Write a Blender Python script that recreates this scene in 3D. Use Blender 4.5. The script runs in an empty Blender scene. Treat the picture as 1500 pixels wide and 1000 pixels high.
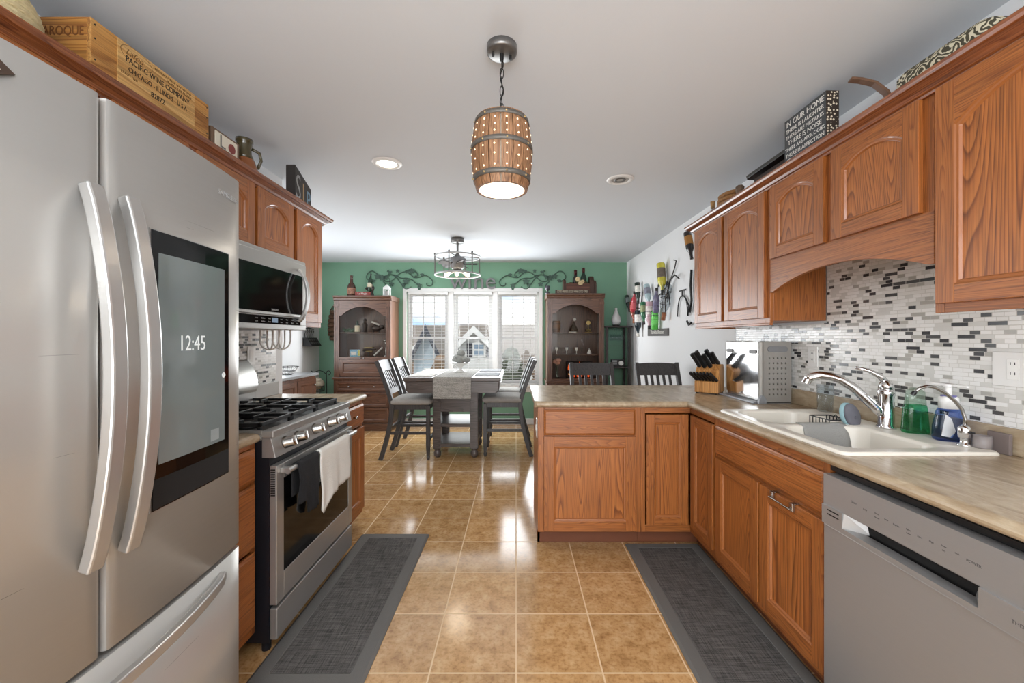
import bpy, bmesh, math, random
from mathutils import Vector, Matrix
random.seed(7)
S = bpy.context.scene
COL = S.collection
PI = math.pi
# ---------------------------------------------------------------- camera
cam_data = bpy.data.cameras.new('camera')
cam_data.sensor_width = 36.0
cam_data.lens = 36.0 * 590 / 1500
cam_data.shift_x = -6 / 1500
cam_data.shift_y = -5 / 1500
cam_data.clip_start = 0.05
cam = bpy.data.objects.new('camera', cam_data)
cam.location = (0, 0, 1.305)
cam.rotation_euler = (PI / 2, 0, 0)
COL.objects.link(cam)
S.camera = cam
# ---------------------------------------------------------------- view, sky, lights
S.view_settings.view_transform = 'Standard'
S.view_settings.look = 'None'
S.view_settings.exposure = 0.38
S.view_settings.gamma = 1.0
S.view_settings.use_curve_mapping = False
S.cycles.use_denoising = True
S.cycles.max_bounces = 10
S.cycles.transparent_max_bounces = 24
S.cycles.sample_clamp_indirect = 6.0

w = bpy.data.worlds.new('sky'); S.world = w
w.use_nodes = True
nt = w.node_tree; nt.nodes.clear()
wo = nt.nodes.new('ShaderNodeOutputWorld'); wb = nt.nodes.new('ShaderNodeBackground')
tc = nt.nodes.new('ShaderNodeTexCoord'); mp = nt.nodes.new('ShaderNodeMapping')
mp.inputs['Scale'].default_value = (3, 3, 9)
nz = nt.nodes.new('ShaderNodeTexNoise'); nz.inputs['Scale'].default_value = 1.6; nz.inputs['Detail'].default_value = 5
cr = nt.nodes.new('ShaderNodeValToRGB')
cr.color_ramp.elements[0].position = 0.34; cr.color_ramp.elements[0].color = (0.40, 0.62, 0.92, 1)
cr.color_ramp.elements[1].position = 0.50; cr.color_ramp.elements[1].color = (1, 1, 1, 1)
nt.links.new(tc.outputs['Generated'], mp.inputs['Vector']); nt.links.new(mp.outputs['Vector'], nz.inputs['Vector'])
nt.links.new(nz.outputs['Fac'], cr.inputs['Fac']); nt.links.new(cr.outputs['Color'], wb.inputs['Color'])
wb.inputs['Strength'].default_value = 1.2
nt.links.new(wb.outputs['Background'], wo.inputs['Surface'])

def lamp(name, kind, loc, energy, color=(1, 1, 1), size=0.1, size_y=None, rot=(0, 0, 0), angle=None):
    l = bpy.data.lights.new(name, kind); l.energy = energy; l.color = color
    if kind == 'AREA':
        l.size = size
        if size_y: l.shape = 'RECTANGLE'; l.size_y = size_y
    elif kind == 'SUN': l.angle = size
    else: l.shadow_soft_size = size
    if angle: l.spot_size = angle; l.spot_blend = 0.6
    o = bpy.data.objects.new(name, l); o.location = loc; o.rotation_euler = rot
    COL.objects.link(o); return o
# high sun behind the house: lights the street fronts beyond the window
lamp('sun', 'SUN', (0, -8, 20), 1.1, (1, .96, .9), math.radians(1), rot=(math.radians(48), 0, math.radians(-22)))
# broad fill lamp added behind the camera, in front of a closed wall
lamp('patio_door_daylight', 'AREA', (-0.1, -2.35, 1.15), 88, (.94, .97, 1), 3.0, 2.2, rot=(math.radians(90), 0, 0))
# overhead fill lamp added behind the camera; no fixture is modelled
lamp('kitchen_ceiling_light', 'AREA', (0, -0.7, 2.40), 22, (.94, .97, 1), 1.1, 1.1)
# upward fill lamp added behind the camera to brighten the ceiling
lamp('bounced_flash', 'AREA', (0, -0.9, 1.75), 42, (.91, .96, 1), 1.0, 1.0, rot=(math.radians(180), 0, 0))
# lamp added inside the dining window to stand in for its daylight
lamp('window_daylight', 'AREA', (-0.65, 5.95, 1.30), 50, (.93, .97, 1), 1.9, 1.3, rot=(math.radians(-90), 0, 0))
sl_ = lamp('window_daylight_left', 'AREA', (.25, 5.86, 1.35), 6, (.95, .98, 1), 1.2, .25, rot=(0, math.radians(90), 0)); sl_.data.spread = math.radians(45)  # added side fill brightening the flank of the left display cabinet
sl_ = lamp('window_daylight_right', 'AREA', (-1.55, 5.86, 1.35), 5, (.95, .98, 1), 1.2, .25, rot=(0, math.radians(-90), 0)); sl_.data.spread = math.radians(45)  # same added fill, aimed at the right display cabinet
lamp('dining_side_daylight', 'AREA', (-2.92, 4.4, 1.5), 20, (.93, .965, 1), 1.5, 1.4, rot=(0, math.radians(-90), 0))  # fill lamp added at the left dining wall, which has no window

# ---------------------------------------------------------------- materials
def lin(c):
    return tuple(((v / 255) / 12.92 if v / 255 <= 0.04045 else ((v / 255 + 0.055) / 1.055) ** 2.4) for v in c) + (1,)
MATS = {}
def mat(name, rgb=None, rough=0.5, metal=0.0, emit=None, estr=1.0, coat=0.0, spec=0.5, trans=0.0, ior=1.45, bump=None, noise=None):
    """plain procedural principled material; noise=(scale, amount) mottles the colour, bump=(scale, strength, stretch)"""
    if name in MATS: return MATS[name]
    m = bpy.data.materials.new(name); m.use_nodes = True; t = m.node_tree
    b = t.nodes['Principled BSDF']
    col = lin(rgb)
    b.inputs['Base Color'].default_value = col
    b.inputs['Roughness'].default_value = rough; b.inputs['Metallic'].default_value = metal
    b.inputs['Coat Weight'].default_value = coat; b.inputs['Specular IOR Level'].default_value = spec
    b.inputs['Transmission Weight'].default_value = trans; b.inputs['IOR'].default_value = ior
    if emit:
        b.inputs['Emission Color'].default_value = lin(emit); b.inputs['Emission Strength'].default_value = estr
    c = t.nodes.new('ShaderNodeTexCoord')
    if noise:
        n = t.nodes.new('ShaderNodeTexNoise'); n.inputs['Scale'].default_value = noise[0]; n.inputs['Detail'].default_value = 4
        r = t.nodes.new('ShaderNodeValToRGB'); a = noise[1]
        r.color_ramp.elements[0].position = .3; r.color_ramp.elements[1].position = .7
        r.color_ramp.elements[0].color = tuple(v * (1 - a) for v in col[:3]) + (1,)
        r.color_ramp.elements[1].color = tuple(min(1, v * (1 + a)) for v in col[:3]) + (1,)
        t.links.new(c.outputs['Object'], n.inputs['Vector']); t.links.new(n.outputs['Fac'], r.inputs['Fac'])
        t.links.new(r.outputs['Color'], b.inputs['Base Color'])
    if bump:
        mp = t.nodes.new('ShaderNodeMapping'); mp.inputs['Scale'].default_value = bump[2] if len(bump) > 2 else (1, 1, 1)
        n = t.nodes.new('ShaderNodeTexNoise'); n.inputs['Scale'].default_value = bump[0]; n.inputs['Detail'].default_value = 3
        bp = t.nodes.new('ShaderNodeBump'); bp.inputs['Strength'].default_value = bump[1]; bp.inputs['Distance'].default_value = 0.01
        t.links.new(c.outputs['Object'], mp.inputs['Vector']); t.links.new(mp.outputs['Vector'], n.inputs['Vector'])
        t.links.new(n.outputs['Fac'], bp.inputs['Height']); t.links.new(bp.outputs['Normal'], b.inputs['Normal'])
    MATS[name] = m; return m

def wood(name, dark, mid, light, axis, ring=64.0, rough=0.38, coat=0.08, across=5.0, along=0.4, pores=0.35):
    """oak-like grain: contour lines of a noise field stretched along the grain, plus fine pores"""
    if name in MATS: return MATS[name]
    m = bpy.data.materials.new(name); m.use_nodes = True; t = m.node_tree; L = t.links.new
    b = t.nodes['Principled BSDF']; b.inputs['Roughness'].default_value = rough; b.inputs['Coat Weight'].default_value = coat
    b.inputs['Coat Roughness'].default_value = 0.25
    c = t.nodes.new('ShaderNodeTexCoord'); oi = t.nodes.new('ShaderNodeObjectInfo')
    mul = t.nodes.new('ShaderNodeMath'); mul.operation = 'MULTIPLY'; mul.inputs[1].default_value = 37.0
    L(oi.outputs['Random'], mul.inputs[0])
    add = t.nodes.new('ShaderNodeVectorMath'); add.operation = 'ADD'
    L(c.outputs['Object'], add.inputs[0]); L(mul.outputs[0], add.inputs[1])
    def stretched(a, l):
        mp = t.nodes.new('ShaderNodeMapping'); s = [a, a, a]; s['xyz'.index(axis)] = l
        mp.inputs['Scale'].default_value = s; L(add.outputs[0], mp.inputs['Vector']); return mp
    n1 = t.nodes.new('ShaderNodeTexNoise'); n1.inputs['Scale'].default_value = 1; n1.inputs['Detail'].default_value = 1.2; n1.inputs['Roughness'].default_value = .35
    L(stretched(across, along).outputs['Vector'], n1.inputs['Vector'])
    mm = t.nodes.new('ShaderNodeMath'); mm.operation = 'MULTIPLY'; mm.inputs[1].default_value = ring
    sn = t.nodes.new('ShaderNodeMath'); sn.operation = 'FRACT'
    L(n1.outputs['Fac'], mm.inputs[0]); L(mm.outputs[0], sn.inputs[0])
    r1 = t.nodes.new('ShaderNodeValToRGB'); e = r1.color_ramp.elements
    e[0].position = 0; e[0].color = lin(light); e[1].position = 1.0; e[1].color = lin(light)
    x = e.new(.62); x.color = lin(mid); x = e.new(.88); x.color = lin(dark)
    L(sn.outputs[0], r1.inputs['Fac'])
    n2 = t.nodes.new('ShaderNodeTexNoise'); n2.inputs['Scale'].default_value = 1; n2.inputs['Detail'].default_value = 2
    L(stretched(210, 5).outputs['Vector'], n2.inputs['Vector'])
    r2 = t.nodes.new('ShaderNodeValToRGB'); r2.color_ramp.elements[0].position = .36; r2.color_ramp.elements[1].position = .56
    L(n2.outputs['Fac'], r2.inputs['Fac'])
    mx = t.nodes.new('ShaderNodeMixRGB'); mx.blend_type = 'MULTIPLY'; mx.inputs['Fac'].default_value = pores
    L(r1.outputs['Color'], mx.inputs['Color1']); L(r2.outputs['Color'], mx.inputs['Color2'])
    L(mx.outputs['Color'], b.inputs['Base Color'])
    MATS[name] = m; return m

OD, OM, OL = (116, 62, 24), (162, 95, 43), (178, 109, 52)
oak = {a: wood('oak_' + a, OD, OM, OL, a) for a in 'xyz'}
oaks = {a: wood('oak_frame_' + a, (132, 73, 31), (156, 91, 41), (166, 101, 48), a, ring=22, across=22, along=1.0) for a in 'xyz'}
bead_m = mat('oak_bead', (150, 90, 46), .3, coat=.3)
OAK = lambda h: [oaks['z'], oaks[h], oak['z'], bead_m, mat('toe_kick_brown', (104, 60, 38), .5)]
cherry = {a: wood('cherry_' + a, (76, 48, 36), (104, 70, 52), (118, 82, 62), a, ring=14, across=14, along=1.0, rough=.3, coat=.4) for a in 'xyz'}
crown_m = {a: wood('crown_oak_' + a, (104, 54, 28), (130, 72, 38), (142, 82, 44), a, ring=14, across=30, along=1.0, rough=.25, coat=.5) for a in 'xyz'}
stool_m = wood('grey_stained_wood', (50, 48, 48), (62, 60, 60), (72, 69, 68), 'z', ring=12, across=20, along=1.5, rough=.42, coat=.05)
table_m = wood('weathered_table_wood', (70, 62, 59), (86, 78, 74), (98, 89, 85), 'x', ring=12, across=16, along=1.2, rough=.35, coat=.15)
pine = wood('pine_crate_wood', (150, 96, 40), (186, 130, 64), (202, 150, 82), 'y', ring=10, across=12, along=.8, rough=.6, coat=0)
pine_x = wood('pine_crate_end_wood', (140, 84, 30), (176, 118, 50), (190, 134, 64), 'x', ring=14, across=12, along=.8, rough=.6, coat=0)
block_wood = wood('knife_block_wood', (160, 104, 50), (192, 134, 72), (206, 150, 88), 'z', ring=8, across=12, along=1, rough=.45)
barrel_wood = wood('barrel_stave_wood', (118, 82, 54), (144, 104, 72), (160, 120, 86), 'z', ring=9, across=26, along=2.5, rough=.6, coat=0)

def steel(name, rgb=(178, 178, 178), rough=.3, stretch=(2, 260, 260), metal=1.0, bumpy=.03):
    """brushed stainless steel: streaky roughness along one axis"""
    if name in MATS: return MATS[name]
    m = bpy.data.materials.new(name); m.use_nodes = True; t = m.node_tree; L = t.links.new
    b = t.nodes['Principled BSDF']; b.inputs['Metallic'].default_value = metal; b.inputs['Base Color'].default_value = lin(rgb)
    c = t.nodes.new('ShaderNodeTexCoord'); mp = t.nodes.new('ShaderNodeMapping'); mp.inputs['Scale'].default_value = stretch
    n = t.nodes.new('ShaderNodeTexNoise'); n.inputs['Scale'].default_value = 1; n.inputs['Detail'].default_value = 2
    r = t.nodes.new('ShaderNodeMapRange'); r.inputs['To Min'].default_value = rough - .06; r.inputs['To Max'].default_value = rough + .08
    bp = t.nodes.new('ShaderNodeBump'); bp.inputs['Strength'].default_value = bumpy; bp.inputs['Distance'].default_value = .002
    L(c.outputs['Object'], mp.inputs['Vector']); L(mp.outputs['Vector'], n.inputs['Vector']); L(n.outputs['Fac'], r.inputs['Value'])
    L(r.outputs['Result'], b.inputs['Roughness']); L(n.outputs['Fac'], bp.inputs['Height']); L(bp.outputs['Normal'], b.inputs['Normal'])
    MATS[name] = m; return m
steel_h = steel('brushed_steel', (166, 164, 161), .34, (260, 3, 260), .66)
steel_fr = steel('fridge_steel', (182, 179, 174), .30, (3, 3, 220), .46, .0)
steel_dw = steel('dishwasher_steel', (166, 165, 164), .42, (260, 3, 260), .62)
handle_m = mat('handle_steel', (184, 183, 181), .30, .72)
chrome = mat('chrome', (225, 225, 226), .06, 1.0)
nickel = mat('nickel', (170, 168, 165), .22, 1.0)
black_gloss = mat('black_glass', (9, 9, 10), .08, 0, spec=.4)
black_plastic = mat('black_plastic', (20, 20, 21), .38)
black_iron = mat('black_iron', (26, 26, 27), .38)
grey_metal = mat('grey_metal', (122, 120, 118), .34, .7)
dark_metal = mat('dark_scroll_metal', (52, 50, 50), .5, .6)
vine_m = mat('vine_metal', (74, 98, 86), .55, .2)
white_paint = mat('white_paint', (236, 236, 234), .4)
white_plastic = mat('white_plastic', (232, 231, 228), .35)
ceramic = mat('white_ceramic', (238, 237, 233), .15)
cream_sink = mat('cream_composite', (226, 220, 208), .3)
dark_gap = mat('dark_recess', (26, 22, 20), .7)
navy_black = mat('range_side_enamel', (24, 26, 32), .35)
cloth_white = mat('white_towel_cloth', (218, 216, 210), .9, bump=(300, .4))
cloth_black = mat('black_towel_cloth', (24, 24, 27), .95, bump=(300, .4))
cushion_m = mat('seat_fabric', (158, 154, 148), .9, bump=(260, .35), noise=(40, .08))
grey_cloth = mat('grey_cloth', (158, 157, 153), .9, bump=(200, .5, (1, 1, 3)))
bulb_m = mat('glowing_bulb', (255, 240, 210), .4, emit=(255, 232, 190), estr=3.2)
lens_m = mat('lit_lens', (255, 248, 235), .4, emit=(255, 244, 222), estr=5)
screen_txt = mat('screen_text_glow', (210, 214, 214), .5, emit=(170, 176, 176), estr=.4)
ink = mat('black_ink', (48, 38, 28), .8)
ink_faint = mat('faded_ink', (120, 88, 48), .8)
white_ink = mat('white_ink', (222, 220, 214), .7)
brown_ink = mat('burnt_ink', (112, 66, 28), .8)
label_grey = mat('panel_print', (84, 84, 84), .6)
label_light = mat('panel_print_light', (176, 178, 180), .6)

def pane(name, tint, base=.04, edge=.55):
    if name in MATS: return MATS[name]
    m = bpy.data.materials.new(name); m.use_nodes = True; t = m.node_tree; t.nodes.clear(); L = t.links.new
    o = t.nodes.new('ShaderNodeOutputMaterial'); mx = t.nodes.new('ShaderNodeMixShader')
    a = t.nodes.new('ShaderNodeBsdfTransparent'); a.inputs['Color'].default_value = tint
    g = t.nodes.new('ShaderNodeBsdfGlossy'); g.inputs['Roughness'].default_value = .02
    lw = t.nodes.new('ShaderNodeLayerWeight'); lw.inputs['Blend'].default_value = .5
    pw = t.nodes.new('ShaderNodeMath'); pw.operation = 'POWER'; pw.inputs[1].default_value = 4.0
    ma = t.nodes.new('ShaderNodeMath'); ma.operation = 'MULTIPLY_ADD'; ma.inputs[1].default_value = edge; ma.inputs[2].default_value = base
    L(lw.outputs['Facing'], pw.inputs[0]); L(pw.outputs[0], ma.inputs[0]); L(ma.outputs[0], mx.inputs['Fac']); L(a.outputs[0], mx.inputs[1]); L(g.outputs[0], mx.inputs[2]); L(mx.outputs[0], o.inputs['Surface'])
    MATS[name] = m; return m
glass_clear = pane('clear_glass', (.97, .98, .98, 1))
glass_smoke = pane('cabinet_glass', (.92, .91, .89, 1), .007, .25)
glass_green = mat('green_bottle_glass', (20, 46, 30), .08, coat=.4)
glass_amber = mat('amber_bottle_glass', (70, 36, 18), .08, coat=.4)
def tinted(name, rgb): return pane(name, lin(rgb))
thin_cup = pane('drinking_glass', (.90, .93, .95, 1))

def tile_floor():
    m = bpy.data.materials.new('ceramic_floor_tile'); m.use_nodes = True; t = m.node_tree; L = t.links.new
    b = t.nodes['Principled BSDF']
    c = t.nodes.new('ShaderNodeTexCoord'); mp = t.nodes.new('ShaderNodeMapping')
    mp.inputs['Location'].default_value = (.338 * 20, .338 * 20 - 1.5694, 0)
    L(c.outputs['Object'], mp.inputs['Vector'])
    br = t.nodes.new('ShaderNodeTexBrick'); br.offset = 0; br.squash = 1
    br.inputs['Scale'].default_value = 1; br.inputs['Brick Width'].default_value = .338; br.inputs['Row Height'].default_value = .338
    br.inputs['Mortar Size'].default_value = .0035; br.inputs['Mortar Smooth'].default_value = .15
    br.inputs['Color1'].default_value = (.86, .86, .86, 1); br.inputs['Color2'].default_value = (1.08, 1.06, 1.04, 1); br.inputs['Mortar'].default_value = (1, 1, 1, 1)
    L(mp.outputs['Vector'], br.inputs['Vector'])
    n1 = t.nodes.new('ShaderNodeTexNoise'); n1.inputs['Scale'].default_value = 15; n1.inputs['Detail'].default_value = 8; n1.inputs['Roughness'].default_value = .68
    L(c.outputs['Object'], n1.inputs['Vector'])
    r = t.nodes.new('ShaderNodeValToRGB'); e = r.color_ramp.elements
    e[0].position = .32; e[0].color = lin((156, 117, 75)); e[1].position = .72; e[1].color = lin((206, 174, 132))
    x = e.new(.5); x.color = lin((186, 146, 98))
    L(n1.outputs['Fac'], r.inputs['Fac'])
    n3 = t.nodes.new('ShaderNodeTexNoise'); n3.inputs['Scale'].default_value = 60; n3.inputs['Detail'].default_value = 4
    L(c.outputs['Object'], n3.inputs['Vector'])
    r3 = t.nodes.new('ShaderNodeValToRGB'); r3.color_ramp.elements[0].position = .34; r3.color_ramp.elements[0].color = (.72, .66, .6, 1); r3.color_ramp.elements[1].position = .5
    L(n3.outputs['Fac'], r3.inputs['Fac'])
    m1 = t.nodes.new('ShaderNodeMixRGB'); m1.blend_type = 'MULTIPLY'; m1.inputs['Fac'].default_value = .55
    L(r.outputs['Color'], m1.inputs['Color1']); L(r3.outputs['Color'], m1.inputs['Color2'])
    m2 = t.nodes.new('ShaderNodeMixRGB'); m2.blend_type = 'MULTIPLY'; m2.inputs['Fac'].default_value = 1
    L(m1.outputs['Color'], m2.inputs['Color1']); L(br.outputs['Color'], m2.inputs['Color2'])
    m3 = t.nodes.new('ShaderNodeMixRGB'); m3.inputs['Color2'].default_value = lin((212, 184, 146))
    L(br.outputs['Fac'], m3.inputs['Fac']); L(m2.outputs['Color'], m3.inputs['Color1']); L(m3.outputs['Color'], b.inputs['Base Color'])
    mr = t.nodes.new('ShaderNodeMapRange'); mr.inputs['To Min'].default_value = .14; mr.inputs['To Max'].default_value = .7
    L(br.outputs['Fac'], mr.inputs['Value']); L(mr.outputs['Result'], b.inputs['Roughness'])
    b.inputs['Specular IOR Level'].default_value = .55
    inv = t.nodes.new('ShaderNodeMath'); inv.operation = 'MULTIPLY_ADD'; inv.inputs[1].default_value = -1.0
    ns = t.nodes.new('ShaderNodeMath'); ns.operation = 'MULTIPLY'; ns.inputs[1].default_value = .08
    L(n1.outputs['Fac'], ns.inputs[0]); L(br.outputs['Fac'], inv.inputs[0]); L(ns.outputs[0], inv.inputs[2])
    bp = t.nodes.new('ShaderNodeBump'); bp.inputs['Strength'].default_value = .16; bp.inputs['Distance'].default_value = .004
    L(inv.outputs[0], bp.inputs['Height']); L(bp.outputs['Normal'], b.inputs['Normal'])
    return m
floor_m = tile_floor()

def mosaic():
    m = bpy.data.materials.new('glass_stone_mosaic'); m.use_nodes = True; t = m.node_tree; L = t.links.new
    b = t.nodes['Principled BSDF']
    c = t.nodes.new('ShaderNodeTexCoord'); sp = t.nodes.new('ShaderNodeSeparateXYZ'); cb = t.nodes.new('ShaderNodeCombineXYZ')
    L(c.outputs['Object'], sp.inputs[0])
    ay = t.nodes.new('ShaderNodeMath'); ay.operation = 'ADD'; ay.inputs[1].default_value = 10
    L(sp.outputs['Y'], ay.inputs[0]); L(ay.outputs[0], cb.inputs['X']); L(sp.outputs['Z'], cb.inputs['Y'])
    br = t.nodes.new('ShaderNodeTexBrick'); br.offset = .37; br.offset_frequency = 2; br.squash = 1.7; br.squash_frequency = 3
    br.inputs['Scale'].default_value = 1; br.inputs['Brick Width'].default_value = .035; br.inputs['Row Height'].default_value = .0155
    br.inputs['Mortar Size'].default_value = .0011; br.inputs['Mortar Smooth'].default_value = .1
    br.inputs['Color1'].default_value = (0, 0, 0, 1); br.inputs['Color2'].default_value = (1, 1, 1, 1); br.inputs['Mortar'].default_value = (.5, .5, .5, 1)
    L(cb.outputs[0], br.inputs['Vector'])
    r = t.nodes.new('ShaderNodeValToRGB'); r.color_ramp.interpolation = 'CONSTANT'; e = r.color_ramp.elements
    e[0].position = 0; e[0].color = lin((62, 62, 64)); e[1].position = .16; e[1].color = lin((232, 231, 227))
    x = e.new(.08); x.color = lin((84, 84, 84)); x = e.new(.45); x.color = lin((214, 213, 208)); x = e.new(.62); x.color = lin((176, 173, 166)); x = e.new(.70); x.color = lin((238, 237, 234))
    L(br.outputs['Color'], r.inputs['Fac'])
    m3 = t.nodes.new('ShaderNodeMixRGB'); m3.inputs['Color2'].default_value = lin((206, 204, 198))
    L(br.outputs['Fac'], m3.inputs['Fac']); L(r.outputs['Color'], m3.inputs['Color1']); L(m3.outputs['Color'], b.inputs['Base Color'])
    mr = t.nodes.new('ShaderNodeMapRange'); mr.inputs['To Min'].default_value = .16; mr.inputs['To Max'].default_value = .8
    L(br.outputs['Fac'], mr.inputs['Value']); L(mr.outputs['Result'], b.inputs['Roughness'])
    iv = t.nodes.new('ShaderNodeMath'); iv.operation = 'MULTIPLY'; iv.inputs[1].default_value = -1; L(br.outputs['Fac'], iv.inputs[0])
    bp = t.nodes.new('ShaderNodeBump'); bp.inputs['Strength'].default_value = .35; bp.inputs['Distance'].default_value = .003
    L(iv.outputs[0], bp.inputs['Height']); L(bp.outputs['Normal'], b.inputs['Normal'])
    return m
mosaic_m = mosaic()

def laminate():
    m = bpy.data.materials.new('stone_laminate'); m.use_nodes = True; t = m.node_tree; L = t.links.new
    b = t.nodes['Principled BSDF']; b.inputs['Roughness'].default_value = .26
    c = t.nodes.new('ShaderNodeTexCoord'); mp = t.nodes.new('ShaderNodeMapping'); mp.inputs['Scale'].default_value = (3, 1, 3)
    L(c.outputs['Object'], mp.inputs['Vector'])
    n = t.nodes.new('ShaderNodeTexNoise'); n.inputs['Scale'].default_value = 6; n.inputs['Detail'].default_value = 8; n.inputs['Roughness'].default_value = .62; n.inputs['Distortion'].default_value = .8
    L(mp.outputs['Vector'], n.inputs['Vector'])
    r = t.nodes.new('ShaderNodeValToRGB'); e = r.color_ramp.elements
    e[0].position = .3; e[0].color = lin((140, 118, 92)); e[1].position = .74; e[1].color = lin((192, 176, 150)); x = e.new(.52); x.color = lin((168, 149, 122))
    L(n.outputs['Fac'], r.inputs['Fac']); L(r.outputs['Color'], b.inputs['Base Color'])
    return m
laminate_m = laminate()

def woven(name, c1, c2, sx, sy, rough=.85):
    """crossed-thread weave: two stretched noises and a checker"""
    m = bpy.data.materials.new(name); m.use_nodes = True; t = m.node_tree; L = t.links.new
    b = t.nodes['Principled BSDF']; b.inputs['Roughness'].default_value = rough
    c = t.nodes.new('ShaderNodeTexCoord'); out = []
    for s in ((sx, sy * 12, sy * 12), (sy * 12, sx, sy * 12)):
        mp = t.nodes.new('ShaderNodeMapping'); mp.inputs['Scale'].default_value = s
        n = t.nodes.new('ShaderNodeTexNoise'); n.inputs['Scale'].default_value = 1; n.inputs['Detail'].default_value = 2
        L(c.outputs['Object'], mp.inputs['Vector']); L(mp.outputs['Vector'], n.inputs['Vector']); out.append(n)
    ad = t.nodes.new('ShaderNodeMath'); ad.operation = 'ADD'; L(out[0].outputs['Fac'], ad.inputs[0]); L(out[1].outputs['Fac'], ad.inputs[1])
    r = t.nodes.new('ShaderNodeValToRGB'); r.color_ramp.elements[0].color = lin(c1); r.color_ramp.elements[1].color = lin(c2)
    hv = t.nodes.new('ShaderNodeMath'); hv.operation = 'MULTIPLY'; hv.inputs[1].default_value = .5; L(ad.outputs[0], hv.inputs[0])
    r.color_ramp.elements[0].position = .38; r.color_ramp.elements[1].position = .62
    L(hv.outputs[0], r.inputs['Fac']); L(r.outputs['Color'], b.inputs['Base Color'])
    bp = t.nodes.new('ShaderNodeBump'); bp.inputs['Strength'].default_value = .3; bp.inputs['Distance'].default_value = .002
    L(ad.outputs[0], bp.inputs['Height']); L(bp.outputs['Normal'], b.inputs['Normal'])
    MATS[name] = m; return m
mat_weave = woven('charcoal_weave', (44, 42, 41), (98, 95, 92), 12, 26)
runner_weave = woven('grey_runner_weave', (118, 116, 112), (176, 173, 166), 10, 14)
mat_border = mat('grey_vinyl_border', (98, 96, 93), .7, bump=(400, .2))

def dotted(name, base, dot, scale, size=.28):
    m = bpy.data.materials.new(name); m.use_nodes = True; t = m.node_tree; L = t.links.new
    b = t.nodes['Principled BSDF']; b.inputs['Roughness'].default_value = .8
    c = t.nodes.new('ShaderNodeTexCoord'); v = t.nodes.new('ShaderNodeTexVoronoi'); v.inputs['Scale'].default_value = scale; v.inputs['Randomness'].default_value = .55
    r = t.nodes.new('ShaderNodeValToRGB'); r.color_ramp.interpolation = 'CONSTANT'
    r.color_ramp.elements[0].color = lin(dot); r.color_ramp.elements[1].color = lin(base); r.color_ramp.elements[1].position = size
    L(c.outputs['Object'], v.inputs['Vector']); L(v.outputs['Distance'], r.inputs['Fac']); L(r.outputs['Color'], b.inputs['Base Color'])
    return m
dots_m = dotted('white_dots_on_brown', (50, 38, 28), (226, 214, 190), 75, .34)

def scrolls():
    m = bpy.data.materials.new('paisley_scroll_fabric'); m.use_nodes = True; t = m.node_tree; L = t.links.new
    b = t.nodes['Principled BSDF']; b.inputs['Roughness'].default_value = .8
    c = t.nodes.new('ShaderNodeTexCoord'); w_ = t.nodes.new('ShaderNodeTexWave'); w_.wave_type = 'RINGS'; w_.inputs['Scale'].default_value = 15
    w_.inputs['Distortion'].default_value = 16; w_.inputs['Detail'].default_value = 1.5; w_.inputs['Detail Scale'].default_value = 2.2
    r = t.nodes.new('ShaderNodeValToRGB'); r.color_ramp.elements[0].position = .66; r.color_ramp.elements[0].color = lin((66, 62, 46)); r.color_ramp.elements[1].position = .72; r.color_ramp.elements[1].color = lin((206, 198, 172))
    L(c.outputs['Object'], w_.inputs['Vector']); L(w_.outputs['Fac'], r.inputs['Fac']); L(r.outputs['Color'], b.inputs['Base Color'])
    return m
scroll_m = scrolls()

def siding(name, rgb, step, axis='Z', depth=.4, rough=.8):
    """horizontal boards or shingle courses"""
    m = bpy.data.materials.new(name); m.use_nodes = True; t = m.node_tree; L = t.links.new
    b = t.nodes['Principled BSDF']; b.inputs['Roughness'].default_value = rough; b.inputs['Base Color'].default_value = lin(rgb)
    c = t.nodes.new('ShaderNodeTexCoord'); s = t.nodes.new('ShaderNodeSeparateXYZ'); L(c.outputs['Object'], s.inputs[0])
    d = t.nodes.new('ShaderNodeMath'); d.operation = 'DIVIDE'; d.inputs[1].default_value = step; f = t.nodes.new('ShaderNodeMath'); f.operation = 'FRACT'
    L(s.outputs[axis], d.inputs[0]); L(d.outputs[0], f.inputs[0])
    n = t.nodes.new('ShaderNodeTexNoise'); n.inputs['Scale'].default_value = 2.5; n.inputs['Detail'].default_value = 5; L(c.outputs['Object'], n.inputs['Vector'])
    r = t.nodes.new('ShaderNodeValToRGB'); cc = lin(rgb); r.color_ramp.elements[0].position = .3; r.color_ramp.elements[1].position = .7
    r.color_ramp.elements[0].color = tuple(v * .86 for v in cc[:3]) + (1,); r.color_ramp.elements[1].color = cc
    L(n.outputs['Fac'], r.inputs['Fac']); L(r.outputs['Color'], b.inputs['Base Color'])
    bp = t.nodes.new('ShaderNodeBump'); bp.inputs['Strength'].default_value = depth; bp.inputs['Distance'].default_value = .03
    L(f.outputs[0], bp.inputs['Height']); L(bp.outputs['Normal'], b.inputs['Normal'])
    return m

ceil_m = mat('ceiling_paint', (214, 219, 224), .9, bump=(140, .04))
wall_m = mat('grey_white_wall_paint', (226, 227, 228), .85, bump=(160, .03))
green_m = mat('sage_green_wall_paint', (128, 170, 144), .8, bump=(160, .04))
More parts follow.
